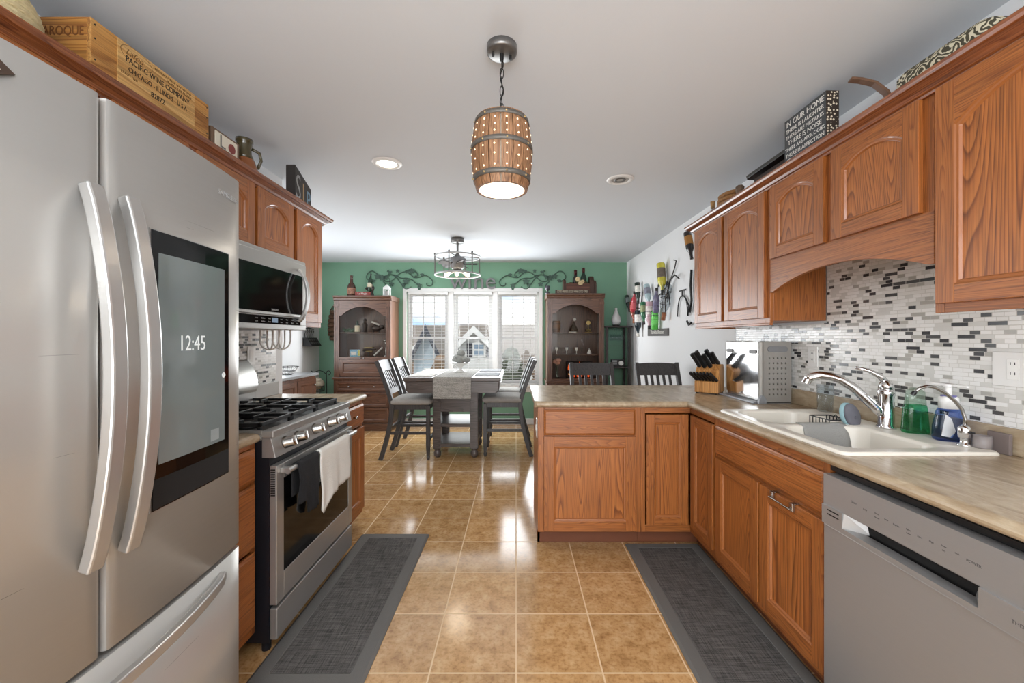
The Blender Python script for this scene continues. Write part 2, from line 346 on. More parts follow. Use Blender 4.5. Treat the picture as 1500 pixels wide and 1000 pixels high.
# ---------------------------------------------------------------- mesh building
ORG = {}
class MB:
    def __init__(s, M=None):
        s.v = []; s.f = []; s.mi = []; s.sm = []; s.M = M or Matrix.Identity(4)
    def add(s, vs, fs, mi=0, smooth=False):
        n = len(s.v)
        s.v += [s.M @ Vector(p) for p in vs]
        for f in fs:
            s.f.append([n + i for i in f]); s.mi.append(mi); s.sm.append(smooth)
        return s
    def box(s, x0, y0, z0, x1, y1, z1, mi=0):
        x0, x1 = min(x0, x1), max(x0, x1); y0, y1 = min(y0, y1), max(y0, y1); z0, z1 = min(z0, z1), max(z0, z1)
        v = [(x0, y0, z0), (x1, y0, z0), (x1, y1, z0), (x0, y1, z0), (x0, y0, z1), (x1, y0, z1), (x1, y1, z1), (x0, y1, z1)]
        return s.add(v, [(0, 3, 2, 1), (4, 5, 6, 7), (0, 1, 5, 4), (1, 2, 6, 5), (2, 3, 7, 6), (3, 0, 4, 7)], mi)
    def hexa(s, bottom, top, mi=0):
        """bottom and top: four corners each, counter-clockwise seen from above"""
        return s.add(list(bottom) + list(top), [(0, 3, 2, 1), (4, 5, 6, 7), (0, 1, 5, 4), (1, 2, 6, 5), (2, 3, 7, 6), (3, 0, 4, 7)], mi)
    def loft(s, rings, mi=0, smooth=False, cap0=True, cap1=True, closed=True):
        n = len(rings[0]); vs = [p for r in rings for p in r]; fs = []
        for k in range(len(rings) - 1):
            for i in range(n if closed else n - 1):
                j = (i + 1) % n
                fs.append((k * n + i, k * n + j, (k + 1) * n + j, (k + 1) * n + i))
        if cap0: fs.append(tuple(reversed(range(n))))
        if cap1: fs.append(tuple(range((len(rings) - 1) * n, len(rings) * n)))
        return s.add(vs, fs, mi, smooth)
    def prism(s, poly, place, d0, d1, mi=0, smooth=False):
        """poly of 2D points; place(a, b, d) -> 3D"""
        return s.loft([[place(a, b, d0) for a, b in poly], [place(a, b, d1) for a, b in poly]], mi, smooth)
    def cyl(s, p0, p1, r0, r1=None, n=16, mi=0, caps=True, smooth=True):
        r1 = r0 if r1 is None else r1
        p0 = Vector(p0); p1 = Vector(p1); d = (p1 - p0).normalized()
        a = Vector((0, 0, 1)) if abs(d.z) < .9 else Vector((1, 0, 0))
        u = d.cross(a).normalized(); w_ = d.cross(u)
        R = [[p + (u * math.cos(2 * PI * i / n) + w_ * math.sin(2 * PI * i / n)) * r for i in range(n)] for p, r in ((p0, r0), (p1, r1))]
        s.loft([list(reversed(R[0])), list(reversed(R[1]))], mi, smooth, False, False)
        if caps:
            s.add([p for p in R[0]], [tuple(range(n))], mi); s.add([p for p in R[1]], [tuple(reversed(range(n)))], mi)
        return s
    def tube(s, pts, r, n=8, mi=0, closed=False, taper=None):
        P = [Vector(p) for p in pts]; rings = []; m = len(P)
        up = None
        for i, p in enumerate(P):
            a = P[(i - 1) % m] if (closed or i > 0) else P[i]; b = P[(i + 1) % m] if (closed or i < m - 1) else P[i]
            d = (b - a)
            if d.length < 1e-9: d = Vector((0, 0, 1))
            d.normalize()
            if up is None:
                up = Vector((0, 0, 1)) if abs(d.z) < .9 else Vector((1, 0, 0))
            u = up - d * up.dot(d)
            if u.length < 1e-6: u = d.orthogonal()
            u.normalize(); w_ = d.cross(u); up = u
            rr = r if taper is None else r * (taper[0] + (taper[1] - taper[0]) * i / max(1, m - 1))
            rings.append([p + (u * math.cos(2 * PI * k / n) + w_ * math.sin(2 * PI * k / n)) * rr for k in range(n)])
        if closed: rings.append(rings[0])
        return s.loft(rings, mi, True, not closed, not closed)
    def strap(s, pts, wdir, wid, thk, mi=0):
        """flat bar swept along pts: wid along the fixed direction wdir, thk across"""
        P = [Vector(p) for p in pts]; wd = Vector(wdir).normalized(); rings = []
        for i, p in enumerate(P):
            d = (P[min(i + 1, len(P) - 1)] - P[max(i - 1, 0)]).normalized(); nn = d.cross(wd).normalized()
            rings.append([p + wd * wid / 2 + nn * thk / 2, p - wd * wid / 2 + nn * thk / 2, p - wd * wid / 2 - nn * thk / 2, p + wd * wid / 2 - nn * thk / 2])
        return s.loft(rings, mi)
    def lathe(s, prof, c=(0, 0, 0), n=24, mi=0, smooth=True, axis=None, cap0=True, cap1=True, a0=0, a1=2 * PI):
        """prof: (radius, height) from bottom to top, about z or the matrix axis"""
        c = Vector(c); A = axis or Matrix.Identity(3)
        full = abs(a1 - a0 - 2 * PI) < 1e-6
        k = n if full else n + 1
        rings = [[c + A @ Vector((r * math.cos(a0 + (a1 - a0) * i / n), r * math.sin(a0 + (a1 - a0) * i / n), z)) for i in range(k)] for r, z in prof]
        return s.loft(rings, mi, smooth, cap0 and prof[0][0] > 1e-5, cap1 and prof[-1][0] > 1e-5, closed=full)
    def ball(s, c, rx, ry=None, rz=None, n=12, m=8, mi=0):
        ry = ry or rx; rz = rz or rx
        rings = []
        for k in range(m + 1):
            t = -PI / 2 + PI * k / m; q = max(math.cos(t), 1e-3)
            rings.append([(c[0] + rx * q * math.cos(2 * PI * i / n), c[1] + ry * q * math.sin(2 * PI * i / n), c[2] + rz * math.sin(t)) for i in range(n)])
        return s.loft(rings, mi, True)
    def disc(s, c, r, n=16, mi=0, nrm='z'):
        f = {'z': lambda a, b: (c[0] + a, c[1] + b, c[2]), 'y': lambda a, b: (c[0] + a, c[1], c[2] + b), 'x': lambda a, b: (c[0], c[1] + a, c[2] + b)}[nrm]
        return s.add([f(r * math.cos(2 * PI * i / n), r * math.sin(2 * PI * i / n)) for i in range(n)], [tuple(range(n))], mi)
    def build(s, name, mats, parent=None, bevel=0, seg=2, loc=None, autosm=False):
        if not isinstance(mats, (list, tuple)): mats = [mats]
        if parent is not None: L0 = ORG[parent]
        elif loc is not None: L0 = Vector(loc)
        else: L0 = Vector((0, 0, 0))
        me = bpy.data.meshes.new(name)
        me.from_pydata([p - L0 for p in s.v], [], s.f)
        for m in mats: me.materials.append(m)
        me.polygons.foreach_set('material_index', s.mi)
        me.polygons.foreach_set('use_smooth', s.sm)
        me.update()
        bm = bmesh.new(); bm.from_mesh(me); bmesh.ops.recalc_face_normals(bm, faces=bm.faces[:]); bm.to_mesh(me); bm.free()
        o = bpy.data.objects.new(name, me); COL.objects.link(o)
        if parent is not None: o.parent = parent
        else: o.location = L0
        ORG[o] = L0
        if bevel:
            b = o.modifiers.new('bevel', 'BEVEL'); b.width = bevel; b.segments = seg; b.limit_method = 'ANGLE'; b.angle_limit = math.radians(40)
            b.harden_normals = False
        return o

def tag(o, label, cat, group=None, kind=None):
    o['label'] = label; o['category'] = cat
    if group: o['group'] = group
    o['kind'] = kind or 'thing'
    return o
def thing(name, label, cat, loc, group=None):
    o = bpy.data.objects.new(name, None); COL.objects.link(o); o.location = loc; o.empty_display_size = .1
    ORG[o] = Vector(loc); return tag(o, label, cat, group)
def struct(o, label=None):
    o['kind'] = 'structure'
    if label: o['label'] = label
    return o
def dup(root, loc, rz=0, label=None, group=None):
    r = root.copy(); COL.objects.link(r); r.location = loc; r.rotation_euler = (0, 0, rz)
    if label: r['label'] = label
    if group: r['group'] = group
    for ch in list(root.children):
        c = ch.copy(); COL.objects.link(c); c.parent = r
        for g in list(ch.children):
            d = g.copy(); COL.objects.link(d); d.parent = c
    return r
def face(o, u, n):
    """matrix of a vertical face: local x along u, y up, z along the outward normal n"""
    u = Vector(u).normalized(); n = Vector(n).normalized(); v = n.cross(u)
    M = Matrix.Identity(4)
    for i in range(3): M[i][0] = u[i]; M[i][1] = v[i]; M[i][2] = n[i]; M[i][3] = o[i]
    return M
def FR(x, y, z): return face((x, y, z), (0, -1, 0), (-1, 0, 0))    # faces -X (right-hand cabinets)
def FL(x, y, z): return face((x, y, z), (0, 1, 0), (1, 0, 0))      # faces +X (left-hand cabinets)
def FC(x, y, z): return face((x, y, z), (1, 0, 0), (0, -1, 0))     # faces the camera (-Y)
def writing(name, body, size, M, m, parent, align='CENTER', extrude=.0006, spacing=1.0, shear=0, xscale=1.0):
    cu = bpy.data.curves.new(name, 'FONT'); cu.body = body; cu.size = size; cu.align_x = align; cu.align_y = 'CENTER'
    cu.extrude = extrude; cu.space_line = spacing; cu.resolution_u = 3; cu.shear = shear
    tmp = bpy.data.objects.new(name, cu); COL.objects.link(tmp)
    dg = bpy.context.evaluated_depsgraph_get()
    me = bpy.data.meshes.new_from_object(tmp.evaluated_get(dg))
    bpy.data.objects.remove(tmp); bpy.data.curves.remove(cu)
    L0 = ORG[parent]
    for v in me.vertices: v.co = (M @ Vector((v.co.x * xscale, v.co.y, v.co.z))) - L0
    me.materials.clear(); me.materials.append(m); me.name = name
    o = bpy.data.objects.new(name, me); COL.objects.link(o); o.parent = parent; ORG[o] = L0
    return o

def arc_pts(a, b, rise, n=14):
    """points from (a) to (b) at height 0 rising to +rise in the middle (circular arc)"""
    w2 = (b - a) / 2; R = (w2 * w2 + rise * rise) / (2 * rise); c = (a + b) / 2; th = math.asin(min(1, w2 / R))
    return [(c + R * math.sin(-th + 2 * th * i / n), R * math.cos(-th + 2 * th * i / n) - (R - rise)) for i in range(n + 1)]

def door_mb(M, W, H, st=.058, rise=0.0, t=.019, rail=None, back=True):
    """framed panel door in local (u, v, w); slots 0 stile, 1 rail, 2 panel"""
    b = MB(M); rail = rail or st
    b.box(0, 0, 0, st, H, t, 0); b.box(W - st, 0, 0, W, H, t, 0)
    b.box(st, 0, 0, W - st, rail, t, 1)
    if rise:
        ar = arc_pts(st, W - st, rise)
        top = H - rail - rise                      # height of the arch springing
        arch = [(u, top + v) for u, v in ar]
        b.prism([(st, H)] + arch + [(W - st, H)], lambda u, v, d: (u, v, d), t, 0, 1)
    else:
        top = H - rail; arch = [(st, top), (W - st, top)]
        b.box(st, top, 0, W - st, H, t, 1)
    outl = [(W - st, rail), (st, rail)] + arch
    cu = W / 2; cv = (rail + H - rail) / 2; hu = W / 2 - st; hv = (H - 2 * rail) / 2
    def inset(d): return [(cu + (u - cu) * (hu - d) / hu, cv + (v - cv) * (hv - d) / hv) for u, v in outl]
    steps = [(0, t), (.004, t - .003), (.010, t - .004), (.014, t - .011)]
    rings = [[(u, v, w_) for u, v in inset(d)] for d, w_ in steps]
    for k in range(len(rings) - 1):
        b.loft([list(reversed(rings[k])), list(reversed(rings[k + 1]))], 3, False, False, False)
    b.add(list(reversed(rings[-1])), [tuple(range(len(outl)))], 2)
    return b
def slab_mb(M, W, H, t=.019, e=.012, mi=1):
    """drawer front with a moulded edge"""
    b = MB(M)
    r0 = [(0, 0), (W, 0), (W, H), (0, H)]
    def ins(d): return [(d, d), (W - d, d), (W - d, H - d), (d, H - d)]
    b.loft([[(u, v, 0) for u, v in r0], [(u, v, t * .55) for u, v in r0], [(u, v, t * .7) for u, v in ins(e * .5)], [(u, v, t) for u, v in ins(e)]], mi)
    return b
def rrect(x0, y0, x1, y1, r, k=5):
    out = []
    for cx, cy, a in ((x1 - r, y1 - r, 0), (x0 + r, y1 - r, PI / 2), (x0 + r, y0 + r, PI), (x1 - r, y0 + r, 1.5 * PI)):
        for i in range(k + 1): out.append((cx + r * math.cos(a + PI / 2 * i / k), cy + r * math.sin(a + PI / 2 * i / k)))
    return out
def rot3(ax, ang): return Matrix.Rotation(ang, 3, ax)
# ---------------------------------------------------------------- the rooms
XR, XP, XD, YB, YF, ZC = 1.675, -1.69, -2.98, 6.10, -2.5, 2.45
b = MB(); b.box(XD - .1, YF - .1, -.12, XR + .1, YB + .12, 0); struct(b.build('floor', floor_m))
b = MB(); b.box(XD - .1, YF - .1, ZC, XR + .1, YB + .12, ZC + .12); struct(b.build('ceiling', ceil_m))
b = MB(); b.box(XR, YF, 0, XR + .1, YB, ZC); struct(b.build('wall_right', wall_m))
b = MB(); b.box(XD - .1, 2.79, 0, XD, YB, ZC); struct(b.build('wall_left', wall_m))
b = MB(); b.box(XP - .12, YF, 0, XP, 2.91, ZC); b.box(XD, 2.79, 0, XP - .12, 2.91, ZC); struct(b.build('wall_kitchen_left', wall_m))
b = MB(); b.box(XP - .12, YF - .1, 0, XR, YF, ZC); struct(b.build('wall_front', wall_m))
# back wall around the window opening
WX0, WX1, WZ0, WZ1 = -1.655, .345, .60, 2.005
b = MB(); b.box(XD, YB, 0, WX0, YB + .12, ZC); b.box(WX1, YB, 0, XR + .1, YB + .12, ZC)
b.box(WX0, YB, 0, WX1, YB + .12, WZ0); b.box(WX0, YB, WZ1, WX1, YB + .12, ZC); struct(b.build('wall_back', green_m))
# baseboards
bb = lambda *a: MB().box(*a)
struct(bb(XD, YB - .014, 0, 1.26, YB, .09).build('baseboard_back', white_paint, bevel=.004))
struct(bb(XR - .014, 3.1, 0, XR, YB - .015, .09).build('baseboard_right', white_paint, bevel=.004))
struct(bb(XD, 2.93, 0, XD + .014, YB - .015, .09).build('baseboard_left', white_paint, bevel=.004))
# mosaic splashbacks
b = MB(); b.box(1.666, .3, 1.004, XR, 3.05, 1.386); b.box(1.666, 1.312, 1.386, XR, 2.158, 1.70)
struct(b.build('trim_1', mosaic_m), 'white and grey glass mosaic splashback above the sink counter')
b = MB(); b.box(XP, 1.3, 1.004, XP + .009, 2.82, 1.36)
struct(b.build('trim_2', mosaic_m), 'white and grey glass mosaic splashback behind the range')

# window: three double-hung units in white casing
b = MB(); c = .055
b.box(WX0 - c, YB - .02, WZ0 - .02, WX0, YB, WZ1 + c); b.box(WX1, YB - .02, WZ0 - .02, WX1 + c, YB, WZ1 + c)
b.box(WX0, YB - .02, WZ1, WX1, YB, WZ1 + c); b.box(WX0 - c - .02, YB - .055, WZ0 - .03, WX1 + c + .02, YB + .02, WZ0)
b.box(WX0 - c, YB - .016, WZ0 - .11, WX1 + c, YB, WZ0 - .03)
struct(b.build('trim_3', white_paint, bevel=.004), 'white window casing with sill')
units = [(-1.655, -1.002), (-.972, -.332), (-.302, .345)]
b = MB()
for x in (-.987, -.317): b.box(x - .035, YB - .012, WZ0, x + .035, YB + .11, WZ1)
struct(b.build('trim_4', white_paint, bevel=.003), 'white mullions between the window units')
for i, (x0, x1) in enumerate(units):
    if i > 0: x0 += .02
    if i < 2: x1 -= .02
    w1 = MB(); w1.box(x0, YB + .02, WZ0, x0 + .03, YB + .11, WZ1); w1.box(x1 - .03, YB + .02, WZ0, x1, YB + .11, WZ1)
    w1.box(x0 + .03, YB + .02, WZ1 - .03, x1 - .03, YB + .11, WZ1); w1.box(x0 + .03, YB + .02, WZ0, x1 - .03, YB + .11, WZ0 + .03)
    fr = w1.build('window_%d' % (i + 1), white_paint); struct(fr)
    zm = 1.305
    for nm, za, zb, y in (('upper_sash', zm - .02, WZ1 - .03, YB + .075), ('lower_sash', WZ0 + .03, zm + .02, YB + .04)):
        s_ = MB(); a0, a1 = x0 + .03, x1 - .03; f = .034
        s_.box(a0, y, za, a0 + f, y + .03, zb); s_.box(a1 - f, y, za, a1, y + .03, zb)
        s_.box(a0 + f, y, za, a1 - f, y + .03, za + f); s_.box(a0 + f, y, zb - f, a1 - f, y + .03, zb)
        for k in (1, 2):
            xx = a0 + f + (a1 - a0 - 2 * f) * k / 3; s_.box(xx - .005, y + .011, za + f, xx + .005, y + .019, zb - f)
        zz = (za + zb) / 2; s_.box(a0 + f, y + .011, zz - .005, a1 - f, y + .019, zz + .005)
        so = s_.build(nm, white_paint, fr)
        MB().box(a0 + f, y + .013, za + f, a1 - f, y + .017, zb - f).build('glass_pane', glass_clear, so)
# blinds: one per unit
for i, (x0, x1) in enumerate(units):
    side = ('left', 'middle', 'right')[i]
    x0 += .032; x1 -= .032
    t = thing('slatted_blind', 'white slatted blind with open slats in the %s unit of the dining window' % side, 'blind', ((x0 + x1) / 2, YB - .01, WZ0), 'blinds in the dining window')
    MB().box(x0, YB - .04, WZ1 - .045, x1, YB + .015, WZ1 - .002).build('head_rail', white_paint, t, .003)
    sl = MB(); n = 30; z0, z1 = WZ0 + .05, WZ1 - .07
    for k in range(n):
        z = z0 + (z1 - z0) * k / (n - 1); tl = 0
        sl.hexa([(x0, YB - .030, z - tl), (x1, YB - .030, z - tl), (x1, YB + .010, z + tl), (x0, YB + .010, z + tl)],
                [(x0, YB - .030, z - tl + .0026), (x1, YB - .030, z - tl + .0026), (x1, YB + .010, z + tl + .0026), (x0, YB + .010, z + tl + .0026)])
    sl.build('slats', mat('blind_white', (206, 207, 209), .5), t)
    MB().box(x0, YB - .032, WZ0 + .004, x1, YB + .008, WZ0 + .022).build('bottom_rail', white_paint, t, .003)
    cd = MB()
    for xx in (x0 + .09, x1 - .09):
        for yy in (YB - .035, YB + .013): cd.cyl((xx, yy, WZ0 + .02), (xx, yy, WZ1 - .04), .0012, n=5)
    cd.build('ladder_cords', white_paint, t)

# ---------------------------------------------------------------- right-hand base cabinets and counter
CT = .914; CU = .876
def carcass(b, x0, y0, x1, y1, z0, z1, open_top=True, t=.018, face_rail=None):
    """box of panels; x0 is the front face (either side)"""
    sgn = 1 if x1 > x0 else -1; x0 += sgn * .0195
    b.box(x0, y0, z0, x1, y0 + t, z1, 0); b.box(x0, y1 - t, z0, x1, y1, z1, 0)
    b.box(x0, y0 + t, z0, x1, y1 - t, z0 + t, 0)
    b.box(x1 - sgn * t, y0 + t, z0 + t, x1, y1 - t, z1, 0)
    if not open_top: b.box(x0, y0 + t, z1 - t, x1 - sgn * t, y1 - t, z1, 0)
def front_frame(b, M, W, z0, z1, rails, st=.04, stiles=(), t=.019):
    """face frame in local (u, v): stiles, and rails given as (v0, v1)"""
    m0 = b.M; b.M = M
    for u in (0, W - st): b.box(u, z0, -t, u + st, z1, 0, 0)
    for u0, u1 in stiles: b.box(u0, z0, -t, u1, z1, -.0007, 0)
    for v0, v1 in rails: b.box(st, v0, -t, W - st, v1, 0, 1)
    b.M = m0
FX = 1.085
# sink cabinet
y0, y1 = 1.392, 2.175
sc_ = thing('base_cabinet', 'oak sink base cabinet between the dishwasher and the corner cabinet', 'cabinet', (1.38, (y0 + y1) / 2, 0))
b = MB(); carcass(b, FX, y0, 1.66, y1, .1, CU)
front_frame(b, FR(FX, y1, 0), y1 - y0, .1, CU, [(.1, .15), (.655, .69), (.835, CU)], .03, [(.375, .415)])
b.box(FX + .075, y0, 0, FX + .09, y1, .1, 4)
b.build('cabinet_body', OAK('y'), sc_, .002)
slab_mb(FR(FX, 2.168, .684), .77, .152).build('false_drawer_front', OAK('y'), sc_, .002)
for nm, ya, yb in (('far', 2.160, 1.780), ('near', 1.766, 1.396)):
    door_mb(FR(FX, ya, .138), ya - yb, .53).build('door', OAK('y'), sc_, .0015)
# over-the-door towel bar on the near door
tb = thing('towel_bar', 'small steel over-the-door towel bar hooked on the sink cabinet door', 'towel bar', (1.06, 1.6, .66))
for y in (1.665, 1.545):
    b = MB(); b.box(1.052, y - .009, .640, 1.064, y + .009, .672); b.box(1.064, y - .009, .669, 1.084, y + .009, .672); b.build('hook', nickel, tb, .002)
b = MB(); b.cyl((1.048, 1.67, .648), (1.048, 1.54, .648), .004, n=10); b.build('bar', nickel, tb)
# corner cabinet (L-shaped front with two doors hinged in the corner)
cc = thing('corner_cabinet', 'oak corner cabinet with two panelled doors meeting at the inside corner', 'cabinet', (1.3, 2.6, 0))
b = MB()
PX0, PX1, PY = .135, .775, 2.505
b.box(FX + .0195, 2.175, .1, 1.66, 2.193, CU, 0); b.box(PX1, PY + .0195, .1, PX1 + .018, 3.09, CU, 0)
b.box(PX1, 3.072, .1, 1.66, 3.09, CU, 0); b.box(1.642, 2.193, .1, 1.66, 3.07, CU, 0)
b.box(PX1 + .018, PY + .02, .1, 1.64, 3.07, .118, 0); b.box(FX + .02, 2.193, .1, 1.64, PY + .02, .118, 0)
b.M = FC(PX1, PY, 0); b.box(0, .1, -.019, .028, CU, 0, 0); b.box(.028, .1, -.019, .31, .145, 0, 1); b.box(.028, .838, -.019, .31, CU, 0, 1)
b.M = FR(FX, PY, 0); b.box(0, .1, -.019, .31, .145, 0, 1); b.box(0, .838, -.019, .31, CU, 0, 1); b.box(.3, .1, -.019, .33, CU, 0, 0); b.M = Matrix.Identity(4)
b.box(PX1, PY + .075, 0, FX + .09, PY + .09, .1, 2); b.box(FX + .075, 2.175, 0, FX + .09, PY + .075, .1, 2)
b.build('cabinet_body', [oaks['z'], oaks['x'], mat('toe_kick_brown', (104, 60, 38), .5)], cc, .002)
door_mb(FC(.806, PY - .001, .150), .258, .683, .05).build('door', OAK('x'), cc, .0015)
door_mb(FR(FX - .001, 2.462, .150), .272, .683, .05).build('door', OAK('y'), cc, .0015)
# peninsula drawer cabinet
pc = thing('base_cabinet', 'oak peninsula cabinet with one wide drawer over one door', 'cabinet', (.455, 2.8, 0))
b = MB(); W = PX1 - PX0
b.box(PX0, PY + .0195, .1, PX0 + .018, 3.09, CU, 0); b.box(PX1 - .018, PY + .0195, .1, PX1, 3.09, CU, 0); b.box(PX0 + .018, PY + .02, .1, PX1 - .018, 3.07, .118, 0); b.box(PX0, 3.072, 0, PX1, 3.09, CU, 0)
front_frame(b, FC(PX0, PY, 0), W, .1, CU, [(.1, .125), (.690, .715), (.86, CU)], .04)
b.box(PX0, PY + .075, 0, PX1, PY + .09, .1, 4); b.box(PX0, PY + .075, 0, PX0 + .018, 3.09, .1, 0)
b.build('cabinet_body', OAK('x'), pc, .002)
slab_mb(FC(.172, PY - .001, .704), .567, .158).build('drawer', OAK('x'), pc, .002)
door_mb(FC(.172, PY - .001, .114), .567, .582, .062).build('door', OAK('x'), pc, .0015)
o_ = thing('light_switch', 'white switch plate on the end panel of the peninsula', 'switch', (PX0, 2.58, .73))
MB().box(PX0 - .006, 2.545, .675, PX0, 2.615, .79).build('plate', white_plastic, o_, .002)
MB().box(PX0 - .010, 2.570, .715, PX0 - .006, 2.590, .75).build('toggle', white_plastic, o_, .001)

# worktop with sink cut-out
SX0, SX1, SY0, SY1 = 1.085, 1.622, 1.335, 2.160
wt = thing('worktop', 'L-shaped beige stone-patterned laminate worktop over the sink run and peninsula', 'worktop', (1.36, 2, CU))
b = MB(); n0 = .02; X0 = 1.05; PYc = 2.475
hx0, hx1, hy0, hy1 = 1.115, 1.595, 1.365, 2.130
b.box(X0 + n0, .3, CU, XR - .002, hy0, CT); b.box(X0 + n0, hy1, CU, XR - .002, 3.34, CT)
b.box(X0 + n0, hy0, CU, hx0, hy1, CT); b.box(hx1, hy0, CU, XR - .002, hy1, CT)
# peninsula slab with rounded free corners
k = 6; r = .035
pts = [(X0 + n0, PYc + n0)] + [(.115 + r - r * math.sin(PI / 2 * i / k), PYc + n0 + r * .5 - r * .5 * math.cos(PI / 2 * i / k)) for i in range(k + 1)] + \
      [(.115 + r - r * math.cos(PI / 2 * i / k), 3.34 - r + r * math.sin(PI / 2 * i / k)) for i in range(k + 1)] + [(X0 + n0, 3.34)]
b.prism(pts, lambda x, y, d: (x, y, d), CU, CT)
nose = [(0, CU)] + [(-n0 * math.sin(PI * i / 8), (CU + CT) / 2 - (CT - CU) / 2 * math.cos(PI * i / 8)) for i in range(1, 8)] + [(0, CT)]
b.prism(nose, lambda u, v, d: (X0 + n0 + u, d, v), .3, PYc + n0, smooth=False)
b.prism(nose, lambda u, v, d: (d, PYc + n0 + u, v), .125, X0 + n0, smooth=False)
b.build('counter_slab', laminate_m, wt)
MB().box(XR - .022, .3, CT, XR - .002, 3.06, 1.004).build('upstand', laminate_m, wt, .004)

# sink
sk = thing('kitchen_sink', 'cream double-bowl drop-in kitchen sink set in the worktop', 'sink', (1.35, 1.75, CT))
b = MB(); ZR = .9255
orng = lambda e, z: [(x, y, z) for x, y in rrect(SX0 + e, SY0 + e, SX1 - e, SY1 - e, .03, 5)]
b.loft([orng(0, CT + .0003), orng(0, CT + .006), orng(.006, ZR)], 0, True, False, False)
cells = [((SX0 + .006, 1.775, SX1 - .006, SY1 - .006), (1.130, 1.795, 1.485, 2.118), .19), ((SX0 + .006, SY0 + .006, SX1 - .006, 1.775), (1.130, 1.385, 1.485, 1.755), .17)]
for (a0, a1, a2, a3), (c0, c1, c2, c3), dep in cells:
    kk = 6; bowl = rrect(c0, c1, c2, c3, .075, kk)
    cor = [(a2, a3), (a0, a3), (a0, a1), (a2, a1)]
    rc = [.024 if (q[0] in (a0, a2) and (q[1] in (SY0 + .006, SY1 - .006))) else 0.0005 for q in cor]
    rect = []
    for (cx, cy), rr, a in zip(cor, rc, (0, PI / 2, PI, 1.5 * PI)):
        sx = 1 if cx == a2 else -1; sy = 1 if cy == a3 else -1
        for i in range(kk + 1): rect.append((cx - sx * rr + rr * math.cos(a + PI / 2 * i / kk), cy - sy * rr + rr * math.sin(a + PI / 2 * i / kk)))
    def rg(e, z, r_=.075): return [(x, y, z) for x, y in rrect(c0 + e, c1 + e, c2 - e, c3 - e, r_, kk)]
    b.loft([[(x, y, ZR) for x, y in rect], rg(0, ZR), rg(.006, ZR - .004), rg(.010, ZR - .012, .07), rg(.018, ZR - dep + .03, .065), rg(.045, ZR - dep, .05)], 0, False, False, True)
o = b.build('sink_basin', cream_sink, sk, .0)
for p in o.data.polygons: p.use_smooth = p.area < .02
for (_, (c0, c1, c2, c3), dep) in cells:
    b = MB(); b.lathe([(.045, 0), (.045, .003), (.03, .004), (.028, -.004), (0.0001, -.004)], ((c0 + c2) / 2, (c1 + c3) / 2, ZR - dep + .001), 20); b.build('drain', nickel, sk)

# dishwasher
DY0, DY1 = .785, 1.388
dw = thing('dishwasher', 'stainless steel dishwasher under the right-hand worktop', 'dishwasher', (1.36, (DY0 + DY1) / 2, 0))
b = MB(); b.box(1.10, DY0, .1, 1.655, DY1, .852, 0); b.box(1.15, DY0, .0, 1.6, DY1, .1, 0); b.build('tub', black_plastic, dw)
DX = 1.058
b = MB(FR(DX, DY1 - .002, 0)); Wd = DY1 - DY0 - .004
b.box(0, .105, -.04, Wd, .672, 0, 0); b.build('door', steel_dw, dw, .003)
# control fascia with the pocket handle
b = MB(FR(DX, DY1 - .002, 0)); za, zb = .716, .842
b.box(0, za + .022, -.04, Wd, zb, .0, 0)
b.box(0, .675, -.04, .085, za + .022, .006, 0); b.box(Wd - .13, .675, -.04, Wd, za + .022, .006, 0)
u0, u1 = .085, Wd - .13
b.hexa([(u0, za + .022, -.04), (u1, za + .022, -.04), (u1, za + .022, 0), (u0, za + .022, 0)], [(u0, za + .023, -.04), (u1, za + .023, -.04), (u1, za + .023, 0), (u0, za + .023, 0)], 0)
# pocket: sloped back and lip
b.add([(u0, za + .022, .0), (u1, za + .022, .0), (u1 - .04, za + .008, -.045), (u0 + .04, za + .008, -.045)], [(0, 1, 2, 3)], 0)
b.add([(u0, za + .022, .0), (u0 + .04, za + .008, -.045), (u0 + .05, .690, -.045), (u0, .684, .006)], [(0, 1, 2, 3)], 0)
b.add([(u1, za + .022, .0), (u1 - .04, za + .008, -.045), (u1 - .05, .690, -.045), (u1, .684, .006)], [(3, 2, 1, 0)], 0)
b.add([(u0 + .04, za + .008, -.045), (u1 - .04, za + .008, -.045), (u1 - .05, .690, -.045), (u0 + .05, .690, -.045)], [(0, 1, 2, 3)], 0)
b.box(u0, .675, -.035, u1, .690, .006, 0)
b.build('control_fascia', steel_dw, dw)
b = MB(FR(DX, DY1 - .002, 0))
for v in (.728, .714): b.box(.025, v - .003, .006, .072, v + .001, .0066)
b.build('air_vents', black_plastic, dw)
# printed legends
for i, (u, v, tx, sz) in enumerate([(.125, .79, 'Start', .010), (.165, .785, 'Delay', .006), (.205, .79, 'Heavy', .006), (.205, .778, 'Normal', .005), (.235, .786, 'Auto', .006), (.265, .784, 'Express', .006), (.30, .788, 'Rinse', .006), (.30, .778, 'Select', .005), (.33, .784, 'Zone', .006), (.36, .786, 'High', .006), (.39, .79, 'Steam', .005), (.39, .779, 'Dry', .005), (.42, .788, 'Lock', .005), (.455, .784, 'POWER', .009)]):
    writing('button_print', tx, sz, FR(DX - .0003, DY1 - .002 - u, v), label_grey, dw, extrude=.0002)
writing('feature_print', 'THD   +60', .011, FR(DX - .0063, DY1 - .002 - .555, .705), label_grey, dw, extrude=.0002)
b = MB(); b.box(1.085, DY0, .852, 1.12, DY1, .874); b.box(1.078, DY0 + .01, .858, 1.085, DY1 - .03, .868)
b.build('mounting_strip', black_plastic, dw)
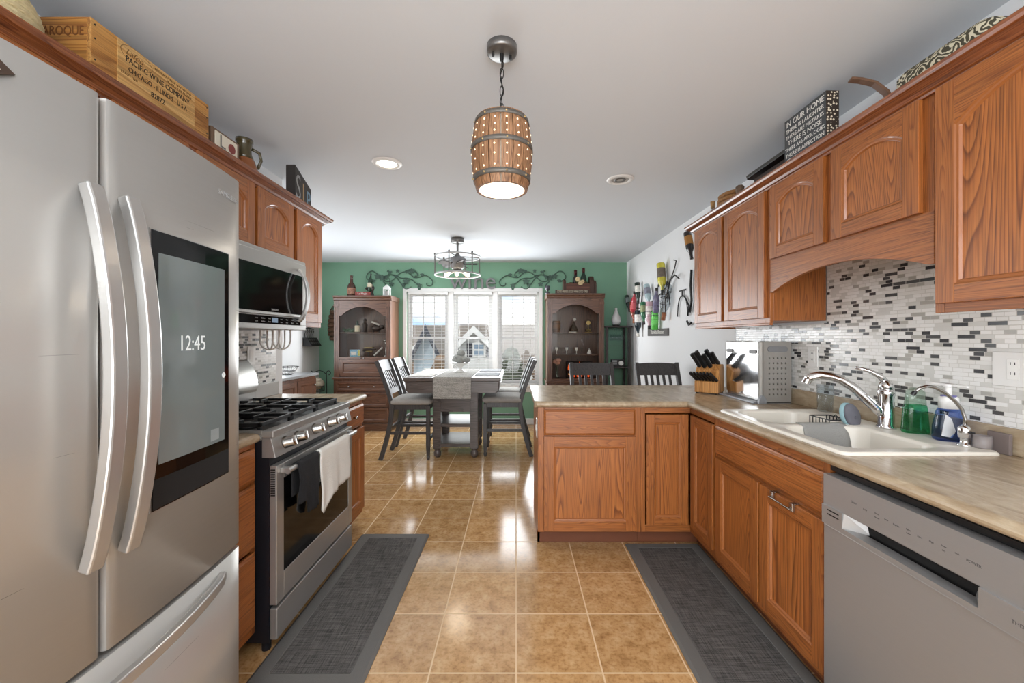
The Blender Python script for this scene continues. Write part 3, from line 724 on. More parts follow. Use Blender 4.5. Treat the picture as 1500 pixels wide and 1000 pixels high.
# ---------------------------------------------------------------- right-hand wall cabinets
UX = 1.363; UT = 2.112; UB = 1.386
def wall_cab(label, x_front, y0, y1, z0, doors, rail_z, group=None, sgn=1, dz0=None, dz1=2.103, rise=.06, body_to=1.664):
    """x_front: face of the frame; sgn=+1 cabinet on the right wall, -1 on the left"""
    t = thing('upper_cabinet', label, 'cabinet', ((x_front + body_to) / 2, (y0 + y1) / 2, z0), group)
    b = MB(); s = sgn
    b.box(x_front + s * .019, y0, z0 + .012, body_to, y1, UT, 0)
    M = FR(x_front, y1, 0) if s > 0 else FL(x_front, y0, 0); W = y1 - y0
    b.M = M
    us = sorted([((y1 - ya, y1 - yb) if s > 0 else (yb - y0, ya - y0)) for ya, yb in doors])
    edges = [0] + [v for p in us for v in p] + [W]
    for i in range(0, len(edges), 2):
        b.box(max(0, edges[i] - .012) if i else 0, z0, -.019, min(W, edges[i + 1] + .012) if i + 2 < len(edges) else W, UT, 0, 0)
    for u0, u1 in us:
        b.box(u0 + .012, z0, -.019, u1 - .012, rail_z, 0, 1); b.box(u0 + .012, 2.07, -.019, u1 - .012, UT, 0, 1)
    b.build('cabinet_body', OAK('y'), t, .0015)
    for ya, yb in doors:
        z = dz0 if dz0 else rail_z - .005
        Md = FR(x_front - .0005, ya, z) if s > 0 else FL(x_front + .0005, yb, z)
        door_mb(Md, ya - yb, dz1 - z, .056, rise).build('door', OAK('y'), t, .0015)
    return t
wall_cab('oak wall cabinet with two arched doors at the far end of the right-hand run', UX, 2.162, 3.062, UB, [(3.036, 2.640), (2.604, 2.186)], 1.42, rise=.05)
cb = wall_cab('short oak wall cabinet with two arched doors above the arched valance over the sink', UX, 1.312, 2.160, 1.705, [(2.136, 1.765), (1.721, 1.346)], 1.728, rise=.045)
wall_cab('tall oak wall cabinet with one arched door nearest the camera on the right', UX, .45, 1.310, UB, [(1.292, .700)], 1.42, rise=.085)
# arched valance board under the short cabinet
ar = arc_pts(1.332, 2.14, .078, 18)
b = MB(); b.prism([(1.312, 1.722), (1.312, 1.548)] + [(y, 1.548 + v) for y, v in ar] + [(2.160, 1.548), (2.160, 1.722)], lambda y, z, d: (d, y, z), UX - .001, UX + .018, 1)
tag(b.build('valance_board', OAK('y'), None, .0015, loc=(UX, 1.73, 1.55)), 'arched oak valance board over the sink between two wall cabinets', 'valance')
# light rail under the far cabinet
b = MB(); b.box(UX - .002, 2.162, UB - .012, UX + .016, 3.062, UB); b.box(UX + .016, 3.044, UB - .012, 1.66, 3.062, UB)
tag(b.build('light_rail', oaks['y'], None, .002, loc=(UX, 2.6, UB)), 'thin oak light rail under the far right-hand wall cabinet', 'rail')

def crown(label, xf, sgn, ya, yb, z0, name='crown_moulding', wallx=1.66):
    """moulding along a cabinet run with a mitred return at the far end; projects away from sgn"""
    prof = [(0, z0), (.012, z0), (.014, z0 + .008), (.022, z0 + .012), (.028, z0 + .022), (.048, z0 + .034), (.056, z0 + .036), (.060, z0 + .046), (.062, z0 + .056), (0, z0 + .056)]
    b = MB(); x = lambda d: xf - sgn * d
    b.loft([[(x(d), ya, z) for d, z in prof], [(x(d), yb + d, z) for d, z in prof]], 0)
    b.loft([[(x(d), yb + d, z) for d, z in prof], [(wallx, yb + d, z) for d, z in prof]], 1)
    return tag(b.build(name, [crown_m['y'], crown_m['x']], None, .001, loc=(xf, (ya + yb) / 2, z0)), label, 'moulding')
crown('dark oak crown moulding along the top of the right-hand wall cabinets', UX, 1, .3, 3.062, 2.100)

# ---------------------------------------------------------------- left-hand run
LX = -1.070; LW = -1.685
def left_base(label, y0, y1, drawers, doors):
    t = thing('base_cabinet', label, 'cabinet', (-1.37, (y0 + y1) / 2, 0))
    b = MB(); carcass(b, LX, y0, LW, y1, .1, CU)
    rails = [(.1, .145), (.858, CU)] + [(z - .016, z) for z, _ in drawers[:1]]
    front_frame(b, FL(LX, y0, 0), y1 - y0, .1, CU, rails, .03)
    b.box(LX - .09, y0, 0, LX - .075, y1, .1, 1)
    b.build('cabinet_body', OAK('y'), t, .002)
    for z0, z1 in drawers: slab_mb(FL(LX + .001, y0 + .018, z0), y1 - y0 - .036, z1 - z0).build('drawer', OAK('y'), t, .002)
    for z0, z1 in doors: door_mb(FL(LX + .001, y0 + .018, z0), y1 - y0 - .036, z1 - z0).build('door', OAK('y'), t, .0015)
    return t
left_base('oak three-drawer base cabinet squeezed between the refrigerator and the range', 1.305, 1.650, [(.728, .858), (.455, .714), (.140, .441)], [])
fb = left_base('oak base cabinet with a drawer over a door beyond the range', 2.425, 2.805, [(.722, .855)], [(.140, .700)])
b = MB(); b.lathe([(.005, 0), (.005, .012), (.013, .018), (.012, .026), (0.0001, .028)], (-1.05, 2.60, .79), 12, axis=rot3('Y', PI / 2)); b.build('drawer_knob', nickel, fb)
def left_top(label, y0, y1):
    t = thing('worktop', label, 'worktop', (-1.37, (y0 + y1) / 2, CU)); b = MB()
    b.box(LW, y0, CU, -1.05 - n0, y1, CT); b.prism(nose, lambda u, v, d: (-1.05 - n0 - u, d, v), y0, y1)
    b.build('counter_slab', laminate_m, t)
    MB().box(LW, y0, CT, LW + .02, y1, 1.004).build('upstand', mat('pale_grey_laminate', (192, 190, 186), .25), t, .003)  # grey colour paints in the silvery reflection on the glossy upstand
left_top('short beige laminate worktop between the refrigerator and the range', 1.305, 1.652)
left_top('short beige laminate worktop with a silvery edge beyond the range', 2.424, 2.830)

# refrigerator
FY0, FY1, FYC = .368, 1.292, .83
def FXs(y): return -.885 + .035 * (1 - ((y - FYC) / .462) ** 2)
fr = thing('refrigerator', 'tall stainless steel french-door refrigerator with a touchscreen', 'refrigerator', (-1.3, FYC, 0))
b = MB(); b.box(-1.66, FY0 + .005, .03, -.955, FY1 - .005, 1.785); b.box(-1.6, FY0 + .03, 0, -1.0, FY1 - .03, .03); b.build('body', mat('fridge_side_grey', (120, 119, 118), .45, .4), fr, .004)
b = MB(); b.box(-1.0, FY0 + .03, 1.785, -.93, FY0 + .12, 1.80); b.box(-1.0, FY1 - .12, 1.785, -.93, FY1 - .03, 1.80); b.build('hinge_covers', grey_metal, fr, .003)
def door_panel(ya, yb, z0, z1, m, n=16):
    b = MB(); e = .010; pts = []
    for i in range(n + 1):
        y = ya + (yb - ya) * i / n; pts.append((FXs(y), y))
    ring = [(-.952, ya)] + [(pts[0][0] - .012, ya)] + [(pts[0][0] - .003, ya + .003)] + [(x, min(max(y, ya + .009), yb - .009)) for x, y in pts] + [(pts[-1][0] - .003, yb - .003), (pts[-1][0] - .012, yb), (-.952, yb)]
    b.loft([[(x, y, z0) for x, y in ring], [(x, y, z1) for x, y in ring]], 0, False)
    return b
def smooth_front(o):
    for p in o.data.polygons:
        if abs(p.normal.z) < .5 and p.normal.x > .6: p.use_smooth = True
dl = door_panel(FY0, FYC - .005, .655, 1.803, steel_fr).build('door', steel_fr, fr); smooth_front(dl)
dr = door_panel(FYC + .005, FY1, .655, 1.803, steel_fr).build('door', steel_fr, fr); smooth_front(dr)
dd = door_panel(FY0, FY1, .06, .642, steel_fr).build('freezer_drawer', steel_fr, fr); smooth_front(dd)
MB().box(-.95, FYC - .004, .66, -.90, FYC + .004, 1.80).build('door_seal', dark_gap, fr)
for dr_, y in ((dl, .794), (dr, .872)):
    pts = []; z0, z1 = .848, 1.608
    for i in range(25):
        q = i / 24; x = FXs(y) + .011 + .050 * math.sin(PI * q) ** .8; pts.append((x, y, z0 + (z1 - z0) * q))
    b = MB(); b.strap(pts, (0, 1, 0), .032, .024); b.build('handle', handle_m, dr_, .004)
pts = []
for i in range(25):
    q = i / 24; y = .47 + .72 * q; pts.append((FXs(y) + .004 + .042 * math.sin(PI * q) ** .6, y, .604))
b = MB(); b.strap(pts, (0, 0, 1), .026, .02); b.build('handle', handle_m, dd, .004)
def curved_plate(y0, y1, z0, z1, off, thk, n=8):
    b = MB(); A = []; 
    for i in range(n + 1):
        y = y0 + (y1 - y0) * i / n; A.append((FXs(y) + off, y))
    ring = A + [(x - thk, y) for x, y in reversed(A)]
    b.loft([[(x, y, z0) for x, y in ring], [(x, y, z1) for x, y in ring]], 0); return b
SY, SYb = .936, 1.218
curved_plate(SY - .003, SYb + .003, .897, 1.561, .0035, .01).build('screen_trim', handle_m, dr)
curved_plate(SY, SYb, .900, 1.558, .0055, .01).build('touchscreen', black_gloss, dr)
curved_plate(SY + .018, SYb - .022, 1.005, 1.507, .0062, .002).build('display', mat('screen_glass_grey', (104, 112, 112), .10, coat=.4, emit=(90, 98, 98), estr=.25), dr)
curved_plate(SY + .002, SYb - .002, .903, .972, .0064, .002).build('speaker_grille', mat('speaker_grey', (34, 33, 33), .7, spec=.2), dr)
nx = Vector((1, -.09, 0)).normalized()
Ms = lambda y, z: face((FXs(y) + .0068, y, z), (.19 * (1 if y > 1.02 else .6), -1, 0) if False else Vector((2 * .035 * -(y - FYC) / .462 ** 2, 1, 0)).normalized(), Vector((1, 2 * .035 * (y - FYC) / .462 ** 2, 0)).normalized())
writing('clock_text', '12:45', .056, Ms(1.062, 1.290), screen_txt, dr, extrude=.0003, xscale=.8)
b = MB(Ms(1.150, 1.03)); b.box(-.018, -.016, 0, .018, .016, .0004); b.build('app_icon', mat('icon_grey', (120, 126, 126), .4, emit=(110, 116, 116), estr=.3), dr)
b = MB(Ms(1.190, 1.196))
b.lathe([(.008, 0), (.008, .0006), (.005, .0006), (.005, 0)], (0, 0, 0), 16); b.build('ring_icon', screen_txt, dr)
writing('logo', 'SAMSUNG', .022, face((FXs(1.225) + .0008, 1.225, 1.735), Vector((-.13, 1, 0)).normalized(), Vector((1, .13, 0)).normalized()), label_light, dr, extrude=.0004)
mg = thing('fridge_magnet', 'small dark diamond-shaped magnet high on the left refrigerator door', 'magnet', (-.86, .645, 1.77))
b = MB(face((FXs(.655) + .001, .655, 1.752), (0, 1, 0), (1, 0, 0)))
b.prism([(-.03, 0), (0, -.018), (.03, 0), (0, .018)], lambda u, v, d: (u, v, d), 0, .003); b.build('magnet_plate', mat('magnet_brown', (66, 52, 44), .5), mg)
writing('magnet_text', 'AL', .016, face((FXs(.655) + .0045, .655, 1.752), (0, 1, 0), (1, 0, 0)), white_ink, mg)

# wall cabinets above the refrigerator, counter, microwave, and the end cabinet
LUX = -1.345
def lcab(label, y0, y1, z0, doors, rz, rise=.05): return wall_cab(label, LUX, y0, y1, z0, doors, rz, None, -1, None, 2.092, rise, -1.682)
lcab('oak wall cabinet above the refrigerator', .36, 1.298, 1.83, [(1.27, .845), (.815, .39)], 1.86)
lcab('oak wall cabinet with one arched door between the refrigerator and the microwave', 1.300, 1.654, UB, [(1.632, 1.322)], 1.42)
lcab('short oak wall cabinet with two arched doors directly above the microwave', 1.656, 2.420, 1.762, [(2.403, 2.070), (2.045, 1.675)], 1.782)
lcab('narrow oak wall cabinet with one arched door at the far end of the left-hand run', 2.422, 2.775, 1.376, [(2.752, 2.440)], 1.413)
crown('dark oak crown moulding along the top of the left-hand wall cabinets', LUX, -1, .2, 2.775, 2.078, wallx=-1.685)

# microwave
mw = thing('microwave', 'over-the-range stainless microwave with a black window', 'microwave', (-1.48, 2.03, 1.35))
MX = -1.262
b = MB(); b.box(-1.68, 1.658, 1.352, MX - .028, 2.418, 1.756, 0); b.build('case', grey_metal, mw, .002)
M = FL(MX, 1.658, 0); Wm = .76
b = MB(M); b.box(0, 1.425, -.027, Wm, 1.44, 0, 0); b.box(0, 1.668, -.027, Wm, 1.735, 0, 0); b.box(0, 1.44, -.027, .03, 1.668, 0, 0); b.box(.725, 1.44, -.027, Wm, 1.668, 0, 0)
do = b.build('door', steel_h, mw, .002)
MB(M).box(.03, 1.44, -.02, .725, 1.668, -.001).build('window', black_gloss, do)
b = MB(M); pts = [(.0, 1.40 + .30 * i / 20, .006 + .05 * math.sin(PI * i / 20) ** .7) for i in range(21)]
b.strap([(.675 + .0 * p[0], p[1], p[2]) for p in pts], (1, 0, 0), .028, .014); b.build('handle', handle_m, do, .003)
b = MB(M); b.box(0, 1.352, -.027, Wm, 1.378, 0, 0); b.box(.70, 1.378, -.027, Wm, 1.423, 0, 0); b.box(0, 1.418, -.027, .70, 1.423, 0, 0); b.build('lower_trim', steel_h, mw, .002)
MB(M).box(0, 1.378, -.027, .70, 1.418, .0).build('control_panel', black_gloss, mw)
for i in range(8):
    for j in range(2):
        if i in (3,): continue
        writing('button_print', ('Cook', 'Defrost', 'Power', '', 'Auto', 'Timer', 'Clock', 'Start')[i], .009, FL(MX + .0004, 1.658 + .30 + .052 * i, 1.405 - .016 * j), label_light, mw, extrude=.0002)
MB(M).box(.425, 1.386, .0, .475, 1.411, .0005).build('display', mat('lcd_grey', (90, 110, 130), .3, emit=(90, 120, 150), estr=.3), mw)
writing('logo', 'SAMSUNG', .014, FL(MX + .0006, 2.11, 1.452), label_light, mw, extrude=.0003)
MB().box(-1.68, 1.66, 1.735, MX - .002, 2.416, 1.755).build('top_vent', steel_h, mw, .002)

# range
RY0, RY1 = 1.655, 2.420
rg = thing('gas_range', 'stainless steel gas range with black grates and a glass oven door', 'range', (-1.33, 2.04, 0))
RX = -.985
b = MB(); b.box(-1.665, RY0 + .002, .05, -1.016, RY1 - .002, .884, 0)
for y in (RY0 + .04, RY1 - .04):
    for x in (-1.6, -1.05): b.cyl((x, y, 0), (x, y, .05), .018, n=12)
b.build('body', navy_black, rg)
M = FL(RX, RY0, 0); Wr = RY1 - RY0
b = MB(M); b.box(.004, .062, -.03, Wr - .004, .190, 0, 0); b.build('storage_drawer', steel_h, rg, .004)
b = MB(M); b.box(.002, .205, -.03, .055, .778, 0); b.box(Wr - .055, .205, -.03, Wr - .002, .778, 0); b.box(.055, .205, -.03, Wr - .055, .318, 0); b.box(.055, .712, -.03, Wr - .055, .778, 0)
od = b.build('oven_door', steel_h, rg, .003)
MB(M).box(.055, .318, -.02, Wr - .055, .712, -.002).build('oven_window', black_gloss, od)
b = MB(M); b.cyl((.02, .752, .034), (Wr - .04, .752, .034), .012, n=14)
for u in (.04, Wr - .06): b.box(u - .012, .742, -.001, u + .012, .762, .03)
b.build('handle', handle_m, od, .002)
b = MB()
for i in range(12): b.box(RX - .024, RY0 - .0008, .655 + .0095 * i, RX - .006, RY0 + .0025, .660 + .0095 * i)
b.build('side_vents', dark_gap, od)
# sloped knob panel and top
b = MB(M); b.hexa([(0, .812, -.06), (0, .812, -.003), (Wr, .812, -.003), (Wr, .812, -.06)][::-1], [(0, .8925, -.06), (0, .8925, -.022), (Wr, .8925, -.022), (Wr, .8925, -.06)][::-1])
b.build('control_panel', steel_h, rg, .002)
b = MB(); b.box(-1.665, RY0 + .001, .8845, RX - .062, RY1 - .001, .905, 0)
b.box(RX - .062, RY0, .893, RX - .012, RY1, .924, 0); b.box(-1.665, RY0, .905, RX - .06, RY0 + .014, .924, 0); b.box(-1.665, RY1 - .014, .905, RX - .06, RY1, .924, 0)
b.build('cooktop_frame', steel_h, rg, .004)
MB().box(-1.62, RY0 + .016, .905, RX - .064, RY1 - .016, .909).build('cooktop', black_plastic, rg)
for y in (1.742, 1.838, 1.995, 2.155, 2.262):
    A = rot3('Y', PI / 2 - .22)
    b = MB(); b.lathe([(.027, 0), (.027, .006), (.0235, .010), (.022, .042), (.018, .047), (0.0001, .047)], (RX - .013, y, .855), 18, axis=A)
    kb = b.build('knob', nickel, rg)
    M2 = Matrix.Translation((RX - .013, y, .855)) @ A.to_4x4(); g = MB(M2); g.box(-.020, -.0045, .044, .020, .0045, .053); g.build('grip', nickel, kb, .002)
for i in range(3):
    ya = RY0 + .022 + .241 * i; yb = ya + .237; xa, xb = -1.60, -1.065
    b = MB(); h0, h1 = .934, .950
    for y in (ya, yb - .012): b.box(xa, y, h0, xb, y + .012, h1)
    for x in (xa, xb - .012, (xa + xb) / 2 - .006): b.box(x, ya, h0, x + .012, yb, h1)
    for x in (xa + .13, xb - .13): b.box(x - .005, ya + .012, h0, x + .005, ya + .085, h1); b.box(x - .005, yb - .085, h0, x + .005, yb - .012, h1)
    ym = (ya + yb) / 2
    for x0_, x1_ in ((xa, xa + .085), (xa + .175, xb - .175), (xb - .085, xb)): b.box(x0_, ym - .005, h0, x1_, ym + .005, h1)
    for x in (xa, xb - .014):
        for y in (ya, yb - .014): b.box(x, y, .909, x + .014, y + .014, h0)
    b.build('grate', black_iron, rg, .002)
for x, y, r in ((-1.47, 1.80, .034), (-1.2, 1.80, .042), (-1.33, 2.04, .05), (-1.47, 2.28, .03), (-1.2, 2.28, .045)):
    b = MB(); b.lathe([(r + .012, .909), (r + .01, .917), (r, .918), (r, .926), (r - .008, .929), (.0001, .929)], (x, y, 0), 20); b.build('burner', black_iron, rg)
# backguard with rounded front edge
pr = [(-1.66, .905), (-1.575, .905), (-1.560, .93), (-1.56, .985), (-1.555, 1.0), (-1.548, 1.015), (-1.552, 1.06), (-1.565, 1.11), (-1.585, 1.15), (-1.60, 1.168), (-1.625, 1.176), (-1.66, 1.176)]
pr = pr[:5] + [(-1.5475 - .062 * (i / 12) ** 2.2, 1.012 + .158 * i / 12) for i in range(13)] + [(-1.62, 1.176), (-1.66, 1.176)]
b = MB(); b.prism(pr, lambda x, z, d: (x, d, z), RY0, RY1)
o = b.build('backguard', steel_h, rg, .002)
for p in o.data.polygons: p.use_smooth = p.normal.x > .5 and p.center.z > 1.0
MB(face((-1.548, 1.9, 1.06), (0, 1, 0), (1, 0, .25))).box(0, -.03, .0, .25, .03, .002).build('clock_display', black_gloss, rg)

# towels over the oven handle
def towel(name, label, y0, y1, zf, zb, m, jag, seed):
    rnd = random.Random(seed); n = 14; b = MB(); cx, cz = RX + .034, .752; rows = []
    prof = []
    for i in range(9): prof.append((-.016, None, i / 8, 'b'))
    for i in range(1, 8):
        a = PI - PI * i / 8; prof.append((.0155 * math.cos(a), cz + .0155 * math.sin(a), 0, 'o'))
    for i in range(15): prof.append((.0165, None, i / 14, 'f'))
    for k in range(n + 1):
        q = k / n; y = y0 + (y1 - y0) * q; row = []
        for dx, z, p, w_ in prof:
            if w_ == 'b': zz = zb + (cz - zb) * p; x = cx + dx + .002 * math.sin(q * 9)
            elif w_ == 'o': zz = z; x = cx + dx
            else:
                L = zf + jag(q); zz = cz + (L - cz) * p; x = cx + dx + .006 * p * (1 + math.sin(q * 13 + seed)) + .004 * p * math.sin(q * 29)
            row.append((x, y + (.006 * math.sin(7 * p + seed) if w_ == 'f' else 0), zz))
        rows.append(row)
    b.loft(rows, 0, True, False, False, closed=False)
    o = b.build(name, m, None, loc=(cx, (y0 + y1) / 2, cz)); s = o.modifiers.new('thick', 'SOLIDIFY'); s.thickness = .003; s.offset = 0
    return tag(o, label, 'towel')
towel('dish_towel', 'white dish towel hanging over the oven door handle', 1.925, 2.262, .50, .60, cloth_white, lambda q: -.06 * max(0, 1 - abs(q - .12) * 6) + .04 * q, 3)
towel('dish_towel', 'black dish towel hanging over the oven door handle beside a white one', 1.735, 1.912, .53, .62, cloth_black, lambda q: .06 * (1 if q < .42 else -.1), 5)

# floor mats
def floor_mat(label, x0, x1, y0, y1):
    t = thing('kitchen_mat', label, 'mat', ((x0 + x1) / 2, (y0 + y1) / 2, 0)); b = MB()
    R = lambda e, z: [(x, y, z) for x, y in rrect(x0 + e, y0 + e, x1 - e, y1 - e, .012, 4)]
    b.loft([R(0, .0005), R(0, .004), R(.012, .011), R(.062, .011), R(.064, .009)], 0, False, True, True); b.build('border', mat_border, t)
    MB().box(x0 + .066, y0 + .066, .0088, x1 - .066, y1 - .066, .0102).build('woven_field', mat_weave, t)
floor_mat('charcoal woven floor mat with a grey border in front of the range', -1.02, -.575, 1.49, 2.675)
floor_mat('charcoal woven floor mat with a grey border in front of the sink cabinets', .688, 1.150, 1.30, 2.55)

# wall outlets on the right splashback
for yy, lab in ((2.256, 'white wall outlet on the mosaic beside the bread bin'), (1.345, 'white wall outlet on the mosaic right of the tall soap bottle')):
    t = thing('power_outlet', lab, 'outlet', (1.666, yy, 1.2))
    W = .036 if yy > 2 else .06
    MB().box(1.660, yy - W, 1.142, 1.666, yy + W, 1.258).build('plate', white_plastic, t, .002)
    MB().box(1.658, yy - .017, 1.165, 1.660, yy + .017, 1.235).build('receptacle', ceramic, t, .001)
    b = MB()
    for z in (1.182, 1.215):
        for dy in (-.006, .006): b.box(1.6575, yy + dy - .001, z, 1.658, yy + dy + .001, z + .009)
    b.build('slots', black_plastic, t)
t = thing('power_outlet', 'white wall outlet on the mosaic behind the range', 'outlet', (-1.68, 2.55, 1.2))
MB().box(-1.681, 2.515, 1.135, -1.676, 2.585, 1.25).build('plate', white_plastic, t, .002)
MB().box(-1.676, 2.533, 1.155, -1.674, 2.567, 1.23).build('receptacle', ceramic, t, .001)
# ---------------------------------------------------------------- china cabinets
def china(label, x0, x1, zt, full):
    yf, yb = 5.68, 6.08; W = x1 - x0
    t = thing('china_cabinet', label, 'cabinet', ((x0 + x1) / 2, 5.88, 0), 'cherry display cabinets'); 
    zm = .755 if full else .70                 # top of the base part
    CZ, CXm = cherry['z'], cherry['x']
    b = MB(); b.box(x0 - .01, yf - .02, 0, x1 + .01, yb, .10, 1); b.box(x0, yf, .10, x1, yb, zm - .03, 0); b.box(x0 - .012, yf - .025, zm - .03, x1 + .012, yb, zm, 1)
    b.build('base', [CZ, CXm], t, .004)
    z0 = zm; zt_ = zt - .07
    b = MB()
    b.box(x0 + .008, yf + .01, z0, x0 + .026, yb, zt_); b.box(x1 - .026, yf + .01, z0, x1 - .008, yb, zt_)
    b.box(x0 + .026, yb - .012, z0, x1 - .026, yb, zt_); b.box(x0 + .026, yf + .01, zt_ - .02, x1 - .026, yb - .012, zt_); b.box(x0 + .026, yf + .02, z0, x1 - .026, yb - .012, z0 + .02)
    b.build('upper_case', [CZ], t, .002)
    b = MB(); b.prism([(0, zt_), (-.012, zt_ + .006), (-.018, zt_ + .03), (-.034, zt_ + .05), (-.034, zt), (.38, zt), (.38, zt_)], lambda y, z, d: (d, yf + .02 + y, z), x0 - .008, x1 + .008, 0)
    b.build('cornice', [CXm], t, .003)
    # pilasters and front
    st = .075
    for a, c_ in ((x0 + .004, x0 + st), (x1 - st, x1 - .004)):
        b = MB(); b.box(a, yf, z0, c_, yf + .022, zt_, 0)
        for k in range(2): b.box(a + .018 + .022 * k, yf - .004, z0 + .05, a + .028 + .022 * k, yf, zt_ - .10, 0)
        b.box(a - .002, yf - .008, zt_ - .085, c_ + .002, yf, zt_ - .05, 0)
        b.build('pilaster', [CZ], t, .002)
    drop = .255 if full else 0                 # drop-front panel height
    zg = z0 + drop
    ar = arc_pts(x0 + st + .055, x1 - st - .055, .105, 18); zs = zt_ - .195
    b = MB(); b.prism([(x0 + st, zt_), (x0 + st, zs - .02), (x0 + st + .03, zs - .02), (x0 + st + .055, zs)] + [(x, zs + v) for x, v in ar] + [(x1 - st - .055, zs), (x1 - st - .03, zs - .02), (x1 - st, zs - .02), (x1 - st, zt_)], lambda x, z, d: (x, d, z), yf + .002, yf + .022, 0)
    b.build('arched_front', [CXm], t, .002)
    MB().box(x0 + st, yf + .002, zg, x1 - st, yf + .022, zg + .03, 0).build('bottom_rail', [CXm], t, .002)
    MB().box(x0 + st + .002, yf + .024, zg + .03, x1 - st - .002, yf + .028, zt_ - .05).build('glass_door', glass_smoke, t)
    if full:
        door_mb(FC(x0 + st + .004, yf + .018, z0 + .012), W - 2 * st - .008, drop - .016, .05).build('drop_front', [CZ, CXm, CXm], t, .001)
        for dx in (-.025, .025): MB().ball(((x0 + x1) / 2 + dx, yf - .012, zg + .012), .011).build('door_knob', nickel, t)
        for za, zb, kn in ((.555, .69, (-.18, .18)), (.335, .54, (0,)), (.125, .32, (0,))):
            d = door_mb(FC(x0 + .035, yf - .001, za), W - .07, zb - za, .03).build('drawer', [CZ, CXm, CXm], t, .001)
            for kx in kn:
                k = MB(); k.ball(((x0 + x1) / 2 + kx, yf - .03, (za + zb) / 2), .013); k.cyl(((x0 + x1) / 2 + kx, yf - .02, (za + zb) / 2), ((x0 + x1) / 2 + kx, yf - .012, (za + zb) / 2), .006, n=8); k.build('drawer_knob', nickel, d)
    else:
        for xa in (x0 + .03, (x0 + x1) / 2 + .005): door_mb(FC(xa, yf - .001, .12), W / 2 - .035, .54, .055).build('door', [CZ, CXm, CXm], t, .001)
    shelves = (1.385, ) if full else (1.385, 1.07)
    for z in shelves: MB().box(x0 + .026, yf + .06, z - .012, x1 - .026, yb - .012, z).build('shelf', [CXm], t, .002)
    return t
CAX0, CAX1, CBX0, CBX1 = -2.575, -1.765, .435, 1.245
china('tall cherry display cabinet with drop-front panel and drawers left of the window', CAX0, CAX1, 1.905, True)
china('tall cherry display cabinet with glass door and shelves right of the window', CBX0, CBX1, 1.935, False)

# narrow dark curio in the corner
CX0, CX1, CY0, CY1, CZT = 1.280, 1.635, 5.74, 6.06, 1.48
cu = thing('curio_stand', 'narrow black corner curio with hanging wine glasses', 'stand', ((CX0 + CX1) / 2, 5.9, 0))
bw = mat('espresso_wood', (38, 27, 26), .35, coat=.3)
b = MB()
for x in (CX0, CX1 - .035):
    for y in (CY0, CY1 - .035): b.box(x, y, 0, x + .035, y + .035, CZT - .02)
b.build('frame_posts', bw, cu, .002)
MB().box(CX0 - .02, CY0 - .02, CZT - .022, CX1 + .02, CY1 + .01, CZT).build('top', bw, cu, .004)
for z in (.12, .45, .895): MB().box(CX0 + .002, CY0 + .002, z - .02, CX1 - .002, CY1 - .002, z).build('shelf', bw, cu, .002)
MB().box(CX0 + .01, CY0 + .01, 1.195, CX1 - .01, CY1 - .01, 1.203).build('glass_shelf', glass_clear, cu)
b = MB()
for k in range(4): x = CX0 + .075 + k * .068; b.box(x - .012, CY0 + .04, CZT - .045, x + .012, CY1 - .04, CZT - .037)
b.build('glass_rack', black_iron, cu)
def stem_profile(s=1.0): return [(.032 * s, 0), (.030 * s, .003 * s), (.004 * s, .008 * s), (.0035 * s, .075 * s), (.012 * s, .085 * s), (.032 * s, .11 * s), (.036 * s, .14 * s), (.029 * s, .175 * s)]
gp = None
for r_ in range(2):
    for k in range(3):
        x = CX0 + .109 + k * .068; y = CY0 + .08 + .13 * r_; lab = 'clear stemmed wine glass hanging upside down from the curio rack'
        if gp is None:
            gp = thing('wine_glass', lab, 'glass', (x, y, CZT - .04), 'wine glasses hanging in the curio')
            b = MB(); b.lathe([(r, -z) for r, z in stem_profile()[4:]], (x, y, CZT - .034), 16, cap0=False, cap1=False); b.build('bowl', thin_cup, gp)
            b = MB(); b.lathe([(r, -z) for r, z in stem_profile()[:5]], (x, y, CZT - .034), 16, cap1=False); b.build('stem', thin_cup, gp)
        else: dup(gp, (x, y, CZT - .04))
t = thing('clock_radio', 'small black radio with a round white dial on a curio shelf', 'radio', (1.45, 5.80, .895))
MB().box(1.37, 5.78, .895, 1.55, 5.84, 1.0).build('case', black_plastic, t, .004)
b = MB(); b.lathe([(.034, 0), (.034, .006), (.012, .008), (.0001, .008)], (1.505, 5.78, .945), 20, axis=rot3('X', PI / 2)); b.build('dial', white_plastic, t)
b = MB(); [b.box(1.38, 5.778, .93 + .016 * i, 1.45, 5.78, .938 + .016 * i) for i in range(4)]; b.build('front_stripes', label_light, t)
t = thing('ornament', 'small pale round ornament low in the curio', 'ornament', (1.46, 5.84, .45)); 
b = MB(); b.lathe([(.03, .45), (.04, .47), (.02, .53), (.028, .56), (.0001, .59)], (1.46, 5.84, 0), 16); b.build('figure', mat('dull_ivory', (190, 184, 172), .6), t)
t = thing('vase', 'white teardrop vase on top of the black curio', 'vase', (1.46, 5.88, CZT))
b = MB(); b.lathe([(.052, CZT), (.054, CZT + .02)], (1.46, 5.88, 0), 24); b.build('foot', bw, t)
b = MB(); b.lathe([(.045, CZT + .02), (.062, CZT + .05), (.068, CZT + .085), (.060, CZT + .13), (.036, CZT + .18), (.020, CZT + .215), (.017, CZT + .25), (.019, CZT + .262)], (1.46, 5.88, 0), 24); b.build('body', mat('frosted_white', (226, 226, 226), .3), t)

